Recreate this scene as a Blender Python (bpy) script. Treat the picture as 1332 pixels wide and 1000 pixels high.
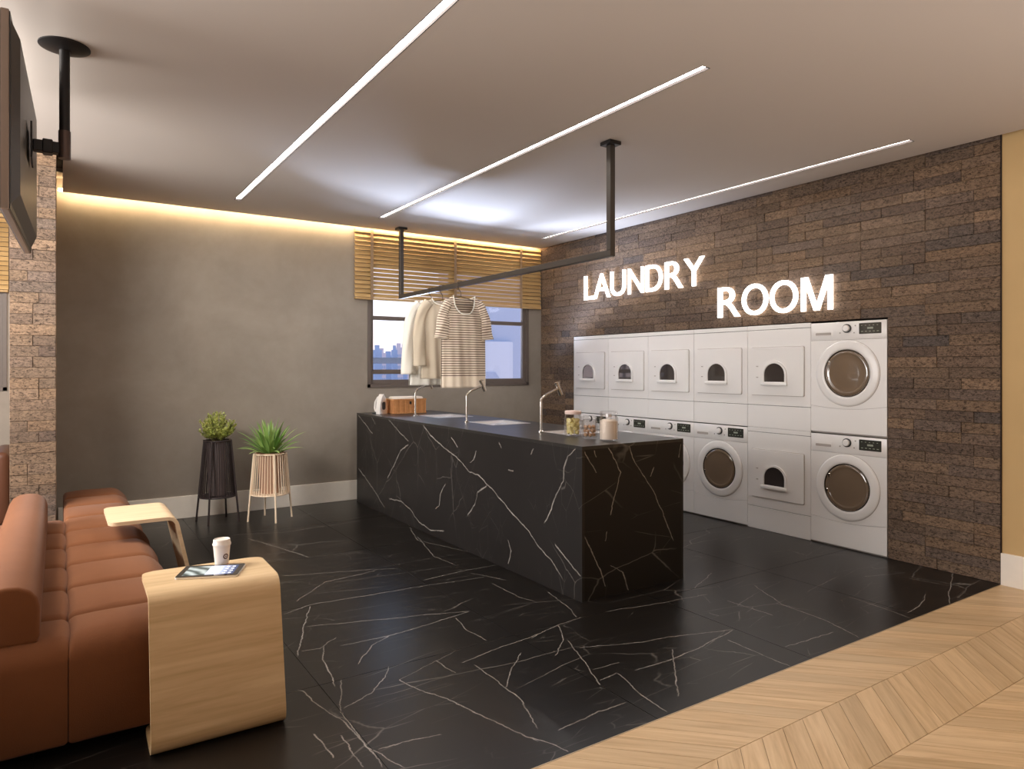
import bpy, bmesh, math, random
from mathutils import Vector, Matrix, noise as mnoise

random.seed(7)
PI = math.pi
for o in list(bpy.data.objects):
    bpy.data.objects.remove(o)
SC = bpy.context.scene
COL = SC.collection

# ------------------------------------------------------------------ camera
cam_d = bpy.data.cameras.new('camera')
cam_d.sensor_width = 36
cam_d.lens = 893.3 / 1332 * 36
cam_d.shift_y = -21.3 / 1332
cam_d.clip_end = 3000
cam = bpy.data.objects.new('camera', cam_d)
cam.location = (0, 0, 1.4)
cam.rotation_euler = (PI / 2, 0, -math.radians(33.46))
COL.objects.link(cam)
SC.camera = cam

# ------------------------------------------------------------------ exposure
SC.view_settings.view_transform = 'Standard'
SC.view_settings.look = 'None'
SC.view_settings.gamma = 1
SC.view_settings.use_curve_mapping = False
SC.view_settings.exposure = 0.80
SC.cycles.use_denoising = True
SC.cycles.sample_clamp_indirect = 6
SC.cycles.max_bounces = 8
SC.cycles.diffuse_bounces = 5

# ------------------------------------------------------------------ sky (early evening, pale pink at the horizon going to soft blue)
W = bpy.data.worlds.new('evening_sky')
SC.world = W
W.use_nodes = True
wn = W.node_tree.nodes
wl = W.node_tree.links
wn.clear()
w_out = wn.new('ShaderNodeOutputWorld')
w_bg = wn.new('ShaderNodeBackground')
w_tc = wn.new('ShaderNodeTexCoord')
w_sep = wn.new('ShaderNodeSeparateXYZ')
w_r = wn.new('ShaderNodeValToRGB')
els = w_r.color_ramp.elements
els[0].position = 0.0
els[0].color = (0.95, 0.74, 0.72, 1)
els[1].position = 1.0
els[1].color = (0.18, 0.32, 0.62, 1)
for p_, c_ in ((0.06, (0.98, 0.86, 0.84, 1)), (0.14, (0.80, 0.88, 0.98, 1)), (0.4, (0.45, 0.62, 0.9, 1))):
    e_ = els.new(p_)
    e_.color = c_
wl.new(w_tc.outputs['Generated'], w_sep.inputs[0])
wl.new(w_sep.outputs['Z'], w_r.inputs[0])
wl.new(w_r.outputs[0], w_bg.inputs[0])
w_bg.inputs[1].default_value = 1.0
wl.new(w_bg.outputs[0], w_out.inputs[0])

# strengths of the room's own lamps and of the added fill panels, used by their builders below
STRIP_E = 19.0
COVE_E = 30.0
SIGN_E = 2.6
FILL_E = 0.3

def spot(name, loc, target, energy, color, angle, blend=0.8, size=0.1):
    d = bpy.data.lights.new(name, 'SPOT')
    d.energy = energy
    d.color = color
    d.spot_size = math.radians(angle)
    d.spot_blend = blend
    d.shadow_soft_size = size
    o = bpy.data.objects.new(name, d)
    o.location = loc
    o.rotation_euler = (Vector(target) - Vector(loc)).to_track_quat('-Z', 'Y').to_euler()
    COL.objects.link(o)
    return o
# unseen spot added below the sill to throw bluish light through the window onto the ceiling
spot('sill_fill_spot', (3.75, 8.05, 0.70), (3.75, 6.2, 2.9), 1100, (0.66, 0.77, 1.0), 95, 0.9, 0.2)

def area(name, loc, rot, sx, sy, energy, color):
    d = bpy.data.lights.new(name, 'AREA')
    d.shape = 'RECTANGLE'
    d.size, d.size_y = sx, sy
    d.energy = energy
    d.color = color
    o = bpy.data.objects.new(name, d)
    o.location = loc
    o.rotation_euler = rot
    COL.objects.link(o)
    return o
# unseen area lights added to wash the ceiling, left of and behind the camera
area('ceiling_fill', (-1.75, 3.0, 0.9), (PI, 0, 0), 2.4, 6.5, 44, (1.0, 0.95, 0.93))
area('ceiling_fill', (2.6, -0.9, 1.0), (PI, 0, 0), 5.5, 2.4, 60, (1.0, 0.95, 0.93))
# unseen area light added on the left, standing in for daylight from that side
area('left_daylight_fill', (-3.1, 4.6, 1.75), (PI / 2, 0, -PI / 2), 3.6, 1.7, 130, (1.0, 0.98, 0.97))

# unseen area light added left of the frame, aimed at the grey back wall
wash = area('wall_fill', (-1.25, 4.2, 2.80), (0, 0, 0), 1.4, 0.35, 75, (1.0, 0.95, 0.89))
wash.rotation_euler = (Vector((1.3, 7.0, 0.5)) - wash.location).to_track_quat('-Z', 'Y').to_euler()

# ------------------------------------------------------------------ colour and material helpers
def lin(r, g, b):
    f = lambda c: (c / 255 / 12.92) if c / 255 <= 0.04045 else ((c / 255 + 0.055) / 1.055) ** 2.4
    return (f(r), f(g), f(b), 1)

class NT:
    def __init__(s, name):
        s.m = bpy.data.materials.new(name)
        s.m.use_nodes = True
        s.t = s.m.node_tree
        s.t.nodes.clear()
        s.out = s.t.nodes.new('ShaderNodeOutputMaterial')
        s.p = s.t.nodes.new('ShaderNodeBsdfPrincipled')
        s.t.links.new(s.p.outputs[0], s.out.inputs[0])
    def n(s, typ, **kw):
        x = s.t.nodes.new(typ)
        for k, v in kw.items():
            setattr(x, k, v)
        return x
    def l(s, a, b):
        s.t.links.new(a, b)
    def val(s, sock, v):
        if hasattr(v, 'is_output') or hasattr(v, 'links'):
            s.l(v, sock)
        else:
            sock.default_value = v
    def math(s, op, a, b=None, c=None, clamp=False):
        x = s.n('ShaderNodeMath', operation=op)
        x.use_clamp = clamp
        s.val(x.inputs[0], a)
        if b is not None: s.val(x.inputs[1], b)
        if c is not None: s.val(x.inputs[2], c)
        return x.outputs[0]
    def noise(s, vec, scale, detail=2, rough=0.5, dist=0.0):
        x = s.n('ShaderNodeTexNoise')
        if vec is not None: s.l(vec, x.inputs['Vector'])
        x.inputs['Scale'].default_value = scale
        x.inputs['Detail'].default_value = detail
        x.inputs['Roughness'].default_value = rough
        x.inputs['Distortion'].default_value = dist
        return x
    def mapping(s, vec, scale=(1, 1, 1), rot=(0, 0, 0), loc=(0, 0, 0)):
        x = s.n('ShaderNodeMapping')
        s.l(vec, x.inputs[0])
        x.inputs['Scale'].default_value = scale
        x.inputs['Rotation'].default_value = rot
        x.inputs['Location'].default_value = loc
        return x.outputs[0]
    def ramp(s, fac, stops, interp='LINEAR'):
        x = s.n('ShaderNodeValToRGB')
        x.color_ramp.interpolation = interp
        e = x.color_ramp.elements
        e[0].position, e[0].color = stops[0]
        e[1].position, e[1].color = stops[-1]
        for p, c in stops[1:-1]:
            y = e.new(p)
            y.color = c
        s.l(fac, x.inputs[0])
        return x.outputs[0]
    def mix(s, fac, a, b, mode='MIX'):
        x = s.n('ShaderNodeMix', data_type='RGBA', blend_type=mode)
        s.val(x.inputs[0], fac)
        s.val(x.inputs[6], a)
        s.val(x.inputs[7], b)
        return x.outputs[2]
    def bump(s, h, strength=0.3, dist=0.01):
        x = s.n('ShaderNodeBump')
        x.inputs['Strength'].default_value = strength
        x.inputs['Distance'].default_value = dist
        s.l(h, x.inputs['Height'])
        s.l(x.outputs[0], s.p.inputs['Normal'])
    def set(s, **kw):
        for k, v in kw.items():
            s.val(s.p.inputs[{'color': 'Base Color', 'rough': 'Roughness', 'metal': 'Metallic', 'spec': 'Specular IOR Level',
                              'coat': 'Coat Weight', 'coatr': 'Coat Roughness', 'trans': 'Transmission Weight', 'ior': 'IOR', 'alpha': 'Alpha',
                              'emit': 'Emission Color', 'emits': 'Emission Strength', 'sheen': 'Sheen Weight'}[k]], v)
        return s

def obj_co(t):
    return t.n('ShaderNodeTexCoord').outputs['Object']
def world_co(t):
    return t.n('ShaderNodeNewGeometry').outputs['Position']

def plain(name, rgb, rough=0.5, metal=0.0, var=0.06, scale=12, bump=0.0, coat=0.0, spec=0.5):
    t = NT(name)
    co = obj_co(t)
    nz = t.noise(co, scale, 3)
    c = lin(*rgb)
    d = tuple(x * (1 - var) for x in c[:3]) + (1,)
    e = tuple(min(1, x * (1 + var)) for x in c[:3]) + (1,)
    t.set(color=t.mix(nz.outputs[0], d, e), rough=rough, metal=metal, coat=coat, spec=spec)
    if bump:
        t.bump(t.noise(co, scale * 25, 2).outputs[0], bump, 0.002)
    return t.m

def glow(name, rgb, strength):
    t = NT(name)
    t.set(color=(0.8, 0.8, 0.8, 1), emit=tuple(rgb) + (1,), emits=strength)
    return t.m

M = {}
M['white_paint'] = plain('white_lacquer', (246, 238, 226), 0.45)
M['machine'] = plain('white_enamel', (240, 237, 234), 0.32, var=0.01, coat=0.15)
M['machine_gap'] = plain('shadow_gap_plastic', (70, 62, 58), 0.6)
M['machine_gray'] = plain('grey_plastic', (170, 163, 157), 0.4)
M['black_metal'] = plain('black_powder_coat', (34, 31, 31), 0.42, 0.2, spec=0.4)
M['bronze_metal'] = plain('dark_bronze_metal', (72, 66, 61), 0.4, 0.35)
M['chrome'] = plain('brushed_chrome', (205, 198, 190), 0.22, 1.0)
M['steel'] = plain('stainless_steel', (238, 238, 240), 0.42, 1.0)
M['black_plastic'] = plain('black_plastic', (22, 20, 21), 0.35)
M['screen'] = plain('black_glass_screen', (10, 11, 12), 0.06, coat=1.0)
M['window_frame'] = plain('grey_brown_window_frame', (104, 93, 86), 0.45)
M['tape'] = plain('blind_tape_cloth', (150, 125, 98), 0.8)
M['ceiling'] = plain('ceiling_paint', (191, 181, 172), 0.85, var=0.015, scale=1.5)
M['dark_gap'] = plain('dark_shadow_gap', (38, 30, 28), 0.9)
M['ochre'] = plain('ochre_plaster', (205, 173, 122), 0.8, var=0.08, scale=3, bump=0.15)
M['paper'] = plain('white_paper_cup', (236, 224, 212), 0.6, var=0.02)
M['lid'] = plain('cup_lid_plastic', (240, 232, 224), 0.35, var=0.01)
M['cup_red'] = plain('cup_red_print', (206, 92, 76), 0.6)
M['cup_brown'] = plain('cup_brown_print', (92, 62, 48), 0.6)
M['towel'] = plain('white_terry', (236, 228, 218), 0.95, bump=0.5)
M['soil'] = plain('potting_soil', (42, 33, 27), 0.95, bump=0.5)
M['pot'] = plain('taupe_pot', (96, 84, 82), 0.6)
M['pot_tan'] = plain('tan_pot', (176, 138, 112), 0.6)
M['cream_metal'] = plain('cream_lacquered_metal', (242, 220, 192), 0.45)
M['stand_black'] = plain('dark_brown_lacquered_metal', (48, 38, 38), 0.45)
M['soap'] = plain('pale_yellow_soap', (226, 214, 150), 0.6)
M['nut'] = plain('brown_wooden_ball', (178, 142, 110), 0.6)
M['powder'] = plain('white_powder', (240, 228, 214), 0.9)
M['iron_white'] = plain('white_iron_plastic', (238, 234, 230), 0.25)
M['iron_dark'] = plain('dark_iron_detail', (50, 56, 62), 0.3)
M['wire'] = plain('hanger_steel_wire', (90, 80, 72), 0.35, 0.8)
M['cup_pink'] = plain('pale_pink_ceramic_lid', (232, 206, 196), 0.5)
M['curtain_gray'] = plain('outside_grey_blue_metal', (150, 160, 182), 0.5)
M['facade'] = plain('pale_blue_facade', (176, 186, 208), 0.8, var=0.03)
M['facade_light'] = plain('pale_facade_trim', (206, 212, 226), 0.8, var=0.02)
M['tower'] = plain('hazy_tower_concrete', (226, 206, 208), 0.9)  # paled: distance haze put into the tower colour
M['tower_blue'] = plain('hazy_tower_glass', (168, 180, 206), 0.7)  # blue tone paled by the same painted haze
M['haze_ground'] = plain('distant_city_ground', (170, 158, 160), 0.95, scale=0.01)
M['brown_leather'] = plain('brown_leather', (84, 50, 34), 0.4, bump=0.2)
M['strip'] = glow('warm_white_diffuser', (1.0, 0.95, 0.885), STRIP_E)
M['cove'] = glow('warm_led_tape', (1.0, 0.74, 0.42), COVE_E)
M['sign'] = glow('lit_letter_face', (1.0, 0.95, 0.90), SIGN_E)
M['fill_panel'] = glow('fill_panel_glow', (1.0, 0.93, 0.88), FILL_E)

def glass_mat(name, rgb=(1, 1, 1), refl=0.9):
    t = NT(name)
    g = t.n('ShaderNodeBsdfGlass')
    g.inputs['Color'].default_value = rgb + (1,)
    g.inputs['IOR'].default_value = 1.3
    tr = t.n('ShaderNodeBsdfTransparent')
    tr.inputs[0].default_value = rgb + (1,)
    fr = t.n('ShaderNodeLayerWeight')
    fr.inputs[0].default_value = 0.25
    gl = t.n('ShaderNodeBsdfGlossy')
    gl.inputs['Roughness'].default_value = 0.03
    mx = t.n('ShaderNodeMixShader')
    t.l(t.math('MULTIPLY', fr.outputs['Fresnel'], refl), mx.inputs[0])
    t.l(tr.outputs[0], mx.inputs[1])
    t.l(gl.outputs[0], mx.inputs[2])
    t.l(mx.outputs[0], t.out.inputs[0])
    return t.m
M['pane'] = glass_mat('window_pane_glass', (0.93, 0.95, 0.98))
M['jar_glass'] = glass_mat('jar_glass', (0.97, 0.96, 0.955), 0.3)

def plaster():
    t = NT('taupe_plaster')
    co = world_co(t)
    a = t.noise(co, 1.3, 5, 0.6, 0.6)
    b = t.noise(co, 9, 4, 0.6)
    f = t.math('ADD', t.math('MULTIPLY', a.outputs[0], 0.75), t.math('MULTIPLY', b.outputs[0], 0.25))
    t.set(color=t.ramp(f, [(0.3, lin(140, 130, 119)), (0.7, lin(160, 150, 138))]), rough=0.75)
    t.bump(b.outputs[0], 0.12, 0.004)
    return t.m
M['plaster'] = plaster()

def brick_mat():
    t = NT('rough_brown_brick')
    oi = t.n('ShaderNodeObjectInfo')
    g = t.n('ShaderNodeNewGeometry')
    rnd = t.math('FRACT', t.math('ADD', oi.outputs['Random'], g.outputs['Random Per Island']))
    base = t.ramp(rnd, [(0.0, lin(100, 85, 75)), (0.22, lin(118, 100, 84)), (0.45, lin(128, 106, 86)), (0.65, lin(111, 96, 86)), (0.82, lin(138, 115, 94)), (1.0, lin(94, 85, 80))])
    off = t.n('ShaderNodeCombineXYZ')
    for i in range(3):
        t.l(t.math('MULTIPLY', oi.outputs['Random'], 13.7 * (i + 1)), off.inputs[i])
    v = t.n('ShaderNodeVectorMath', operation='ADD')
    t.l(g.outputs['Position'], v.inputs[0])
    t.l(off.outputs[0], v.inputs[1])
    st = t.mapping(v.outputs[0], (15, 15, 40))
    fine = t.noise(st, 1.7, 6, 0.78, 1.4)
    pits = t.noise(t.mapping(v.outputs[0], (1, 1, 1.8)), 48, 4, 0.75, 0.6)
    f2 = t.ramp(fine.outputs[0], [(0.36, (0.34, 0.31, 0.30, 1)), (0.48, (0.92, 0.92, 0.92, 1)), (0.66, (1.5, 1.43, 1.36, 1))])
    p2 = t.ramp(pits.outputs[0], [(0.36, (0.22, 0.20, 0.19, 1)), (0.48, (1, 1, 1, 1))])
    c = t.mix(1.0, t.mix(1.0, base, f2, 'MULTIPLY'), p2, 'MULTIPLY')
    t.set(color=c, rough=0.85, spec=0.25)
    h = t.math('ADD', t.math('MULTIPLY', fine.outputs[0], 0.7), t.math('MULTIPLY', pits.outputs[0], 0.5))
    t.bump(h, 0.7, 0.008)
    return t.m
M['brick'] = brick_mat()

def wood_mat(name, c0, c1, c2, along='x', coord='object', rough=0.45, sc=1.0, contrast=1.0):
    t = NT(name)
    oi = t.n('ShaderNodeObjectInfo')
    co = obj_co(t) if coord == 'object' else world_co(t)
    off = t.n('ShaderNodeCombineXYZ')
    for i in range(3):
        t.l(t.math('MULTIPLY', oi.outputs['Random'], 7.3 * (i + 1)), off.inputs[i])
    v = t.n('ShaderNodeVectorMath', operation='ADD')
    t.l(co, v.inputs[0])
    t.l(off.outputs[0], v.inputs[1])
    s = {'x': (1.2, 16, 16), 'y': (16, 1.2, 16), 'z': (16, 16, 1.2)}[along]
    m = t.mapping(v.outputs[0], tuple(q * sc for q in s))
    a = t.noise(m, 1.0, 4, 0.6, 1.2)
    m2 = t.mapping(v.outputs[0], tuple(q * sc * 4 for q in s))
    b = t.noise(m2, 1.0, 3, 0.6, 0.3)
    f = t.math('ADD', t.math('MULTIPLY', a.outputs[0], 0.7), t.math('MULTIPLY', b.outputs[0], 0.3))
    col = t.ramp(f, [(0.5 - 0.2 / contrast, lin(*c0)), (0.5, lin(*c1)), (0.5 + 0.2 / contrast, lin(*c2))])
    br = t.math('ADD', t.math('MULTIPLY', oi.outputs['Random'], 0.2), 0.88)
    sc_ = t.n('ShaderNodeVectorMath', operation='SCALE')
    t.l(col, sc_.inputs[0])
    t.l(br, sc_.inputs['Scale'])
    t.set(color=sc_.outputs[0], rough=rough)
    t.bump(b.outputs[0], 0.08, 0.003)
    return t.m
M['oak_floor'] = wood_mat('pale_oak_plank', (194, 162, 120), (214, 184, 143), (228, 200, 160), 'x', rough=0.42, contrast=1.2)
M['oak'] = wood_mat('pale_oak_veneer', (190, 158, 114), (212, 181, 138), (226, 198, 156), 'x', rough=0.5, sc=0.8, contrast=1.0)
M['oak_y'] = wood_mat('pale_oak_veneer_far', (206, 176, 138), (222, 194, 158), (232, 208, 174), 'y', rough=0.5, sc=0.8)
M['slat'] = wood_mat('honey_wood_slat', (176, 142, 92), (196, 162, 110), (212, 180, 128), 'x', rough=0.5, sc=0.6)
M['basket'] = None

def fabric_mat():
    t = NT('rust_woven_fabric')
    co = world_co(t)
    a = t.noise(co, 4, 3, 0.6)
    w = t.noise(co, 260, 2, 0.6)
    t.set(color=t.mix(a.outputs[0], lin(110, 67, 40), lin(128, 81, 50)), rough=0.85, spec=0.2, sheen=0.08)
    h = t.math('ADD', t.math('MULTIPLY', w.outputs[0], 0.5), t.math('MULTIPLY', a.outputs[0], 0.5))
    t.bump(h, 0.5, 0.004)
    return t.m
M['fabric'] = fabric_mat()

def basket_mat():
    t = NT('orange_wicker')
    co = obj_co(t)
    w = t.n('ShaderNodeTexWave', wave_type='BANDS', bands_direction='X')
    t.l(co, w.inputs[0])
    w.inputs['Scale'].default_value = 26
    w.inputs['Distortion'].default_value = 1.0
    n = t.noise(co, 40, 2)
    f = t.math('ADD', t.math('MULTIPLY', w.outputs[1], 0.6), t.math('MULTIPLY', n.outputs[0], 0.4))
    t.set(color=t.ramp(f, [(0.1, lin(168, 108, 60)), (0.9, lin(232, 172, 112))]), rough=0.6)
    t.bump(w.outputs[1], 0.5, 0.003)
    return t.m
M['basket'] = basket_mat()

def leaf_mat(name, a, b):
    t = NT(name)
    g = t.n('ShaderNodeNewGeometry')
    oi = t.n('ShaderNodeObjectInfo')
    f = t.math('FRACT', t.math('ADD', g.outputs['Random Per Island'], oi.outputs['Random']))
    t.set(color=t.mix(f, lin(*a), lin(*b)), rough=0.45)
    return t.m
M['bush'] = leaf_mat('small_yellow_green_leaf', (140, 152, 74), (226, 230, 140))
M['blade'] = leaf_mat('long_green_leaf', (92, 138, 60), (176, 204, 118))

def cloth_mat(name, base, stripe=None, pitch=0.0215, width=0.36, lo=0.10):
    t = NT(name)
    uv = t.n('ShaderNodeUVMap')
    co = obj_co(t)
    n = t.noise(co, 6, 3)
    b = t.mix(n.outputs[0], tuple(x * 0.92 for x in lin(*base)[:3]) + (1,), lin(*base))
    if stripe:
        sp = t.n('ShaderNodeSeparateXYZ')
        t.l(uv.outputs[0], sp.inputs[0])
        fr = t.math('FRACT', t.math('DIVIDE', sp.outputs[1], pitch))
        s = t.math('LESS_THAN', fr, width)
        on = t.math('GREATER_THAN', sp.outputs[1], lo)
        b = t.mix(t.math('MULTIPLY', s, on), b, lin(*stripe))
    t.set(color=b, rough=0.9, spec=0.15, sheen=0.2)
    t.bump(t.noise(co, 300, 2).outputs[0], 0.2, 0.002)
    return t.m
M['striped'] = cloth_mat('cream_knit_brown_stripes', (240, 225, 205), (112, 88, 72))
M['beige_cloth'] = cloth_mat('beige_linen', (214, 200, 178))
M['white_cloth'] = cloth_mat('off_white_linen', (253, 249, 238))

# ------------------------------------------------------------------ black marble with measured veins (world metres)
def split_runs(pl):
    runs = []
    i = 0
    while i < len(pl) - 1:
        best = None
        for ax in (0, 1):
            s = 1 if pl[i + 1][ax] > pl[i][ax] else -1
            j = i + 1
            while j < len(pl) - 1 and (pl[j + 1][ax] - pl[j][ax]) * s > 0.012:
                j += 1
            ext = abs(pl[j][ax] - pl[i][ax])
            if ext > 0.02 and (best is None or (j, ext) > best[:2]):
                best = (j, ext, ax)
        if best is None:
            i += 1
            continue
        runs.append((best[2], pl[i:best[0] + 1]))
        i = best[0]
    return runs

def marble(name, axes, polys, base=(25, 22, 20), vein=(205, 197, 188), rough=0.3, faint=0.35, wid=0.0036, gen_rot=0.2, gen_stretch=(0.55, 1.6)):
    t = NT(name)
    g = t.n('ShaderNodeNewGeometry')
    sep = t.n('ShaderNodeSeparateXYZ')
    t.l(g.outputs['Position'], sep.inputs[0])
    A, B_ = sep.outputs[axes[0]], sep.outputs[axes[1]]
    n1 = t.noise(g.outputs['Position'], 9, 4, 0.65)
    n1s = t.n('ShaderNodeSeparateColor')
    t.l(n1.outputs['Color'], n1s.inputs[0])
    amp = 0.035
    a = t.math('MULTIPLY_ADD', n1s.outputs[0], amp, t.math('SUBTRACT', A, amp / 2))
    b = t.math('MULTIPLY_ADD', n1s.outputs[1], amp, t.math('SUBTRACT', B_, amp / 2))
    wn_ = t.noise(g.outputs['Position'], 14, 2)
    wvar = t.ramp(wn_.outputs[0], [(0.3, (0.25, 0.25, 0.25, 1)), (0.65, (1, 1, 1, 1))])
    acc = None
    for pl in polys:
        for ax, run in split_runs(pl):
            if run[0][ax] > run[-1][ax]:
                run = run[::-1]
            v0, v1 = run[0][ax], run[-1][ax]
            fs = [p[1 - ax] for p in run]
            f0, f1 = min(fs) - 0.01, max(fs) + 0.01
            slope = sum(abs(run[k + 1][1 - ax] - run[k][1 - ax]) for k in range(len(run) - 1)) / max(1e-3, v1 - v0)
            w = wid * math.sqrt(1 + slope * slope)
            mr = t.n('ShaderNodeMapRange')
            t.l(a if ax == 0 else b, mr.inputs[0])
            mr.inputs[1].default_value = v0
            mr.inputs[2].default_value = v1
            cr = t.n('ShaderNodeValToRGB')
            e = cr.color_ramp.elements
            st = []
            for k, p in enumerate(run):
                tt = (p[ax] - v0) / (v1 - v0)
                fv = (p[1 - ax] - f0) / (f1 - f0)
                st.append((tt, fv, 0.0 if k in (0, len(run) - 1) else 1.0))
            def interp(x):
                for k in range(len(st) - 1):
                    if st[k][0] <= x <= st[k + 1][0]:
                        q = (x - st[k][0]) / max(1e-6, st[k + 1][0] - st[k][0])
                        return st[k][1] * (1 - q) + st[k + 1][1] * q
                return st[-1][1]
            full = [st[0], (0.03, interp(0.03), 0.9)] + [s for s in st[1:-1] if 0.04 < s[0] < 0.96] + [(0.97, interp(0.97), 0.9), st[-1]]
            e[0].position, e[0].color = full[0][0], (full[0][1],) * 3 + (full[0][2],)
            e[1].position, e[1].color = full[-1][0], (full[-1][1],) * 3 + (full[-1][2],)
            for s_ in full[1:-1]:
                q = e.new(s_[0])
                q.color = (s_[1],) * 3 + (s_[2],)
            t.l(mr.outputs[0], cr.inputs[0])
            f = t.math('MULTIPLY_ADD', cr.outputs[0], f1 - f0, f0)
            d = t.math('ABSOLUTE', t.math('SUBTRACT', b if ax == 0 else a, f))
            m = t.math('MULTIPLY_ADD', d, -1 / w, 1.0, clamp=True)
            m = t.math('MULTIPLY', m, cr.outputs[1])
            acc = m if acc is None else t.math('MAXIMUM', acc, m)
    # faint natural veining everywhere: thin cracked cell edges and long hairlines
    mp = t.mapping(g.outputs['Position'], (gen_stretch[0], gen_stretch[1], 1.0), (0, 0, gen_rot))
    nd = t.noise(mp, 2.2, 4, 0.6)
    vm = t.n('ShaderNodeVectorMath', operation='MULTIPLY_ADD')
    t.l(nd.outputs['Color'], vm.inputs[0])
    vm.inputs[1].default_value = (0.12, 0.12, 0.12)
    t.l(mp, vm.inputs[2])
    vo = t.n('ShaderNodeTexVoronoi', feature='DISTANCE_TO_EDGE')
    t.l(vm.outputs[0], vo.inputs['Vector'])
    vo.inputs['Scale'].default_value = 1.9
    hair = t.math('MULTIPLY_ADD', vo.outputs['Distance'], -1 / 0.008, 1.0, clamp=True)
    mp2 = t.mapping(g.outputs['Position'], (gen_stretch[0] * 1.2, gen_stretch[1] * 2.4, 1.5), (0.3, 0.2, gen_rot - 0.5))
    nd2 = t.noise(mp2, 1.5, 3, 0.55)
    vm2 = t.n('ShaderNodeVectorMath', operation='MULTIPLY_ADD')
    t.l(nd2.outputs['Color'], vm2.inputs[0])
    vm2.inputs[1].default_value = (0.08, 0.08, 0.08)
    t.l(mp2, vm2.inputs[2])
    vo2 = t.n('ShaderNodeTexVoronoi', feature='DISTANCE_TO_EDGE')
    t.l(vm2.outputs[0], vo2.inputs['Vector'])
    vo2.inputs['Scale'].default_value = 2.6
    hair2 = t.math('MULTIPLY_ADD', vo2.outputs['Distance'], -1 / 0.010, 1.0, clamp=True)
    msk = t.noise(g.outputs['Position'], 1.7, 3)
    mk = t.ramp(msk.outputs[0], [(0.47, (0, 0, 0, 1)), (0.64, (1, 1, 1, 1))])
    msk2 = t.noise(g.outputs['Position'], 2.9, 3)
    mk2 = t.ramp(msk2.outputs[0], [(0.5, (0, 0, 0, 1)), (0.68, (1, 1, 1, 1))])
    gen = t.math('MAXIMUM', t.math('MULTIPLY', hair, mk), t.math('MULTIPLY', t.math('MULTIPLY', hair2, mk2), 0.7))
    gen = t.math('MULTIPLY', gen, faint)
    if acc is not None:
        acc = t.math('MULTIPLY', acc, t.math('MULTIPLY_ADD', wvar, 0.75, 0.25))
        acc = t.math('MULTIPLY', acc, 0.75)
        tot = t.math('MAXIMUM', acc, gen)
    else:
        tot = gen
    cloud = t.noise(g.outputs['Position'], 1.3, 5, 0.6)
    bc = lin(*base)
    body = t.mix(cloud.outputs[0], tuple(x * 0.75 for x in bc[:3]) + (1,), tuple(x * 1.3 for x in bc[:3]) + (1,))
    t.set(color=t.mix(tot, body, lin(*vein)), rough=rough, spec=0.33)
    return t.m

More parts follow.
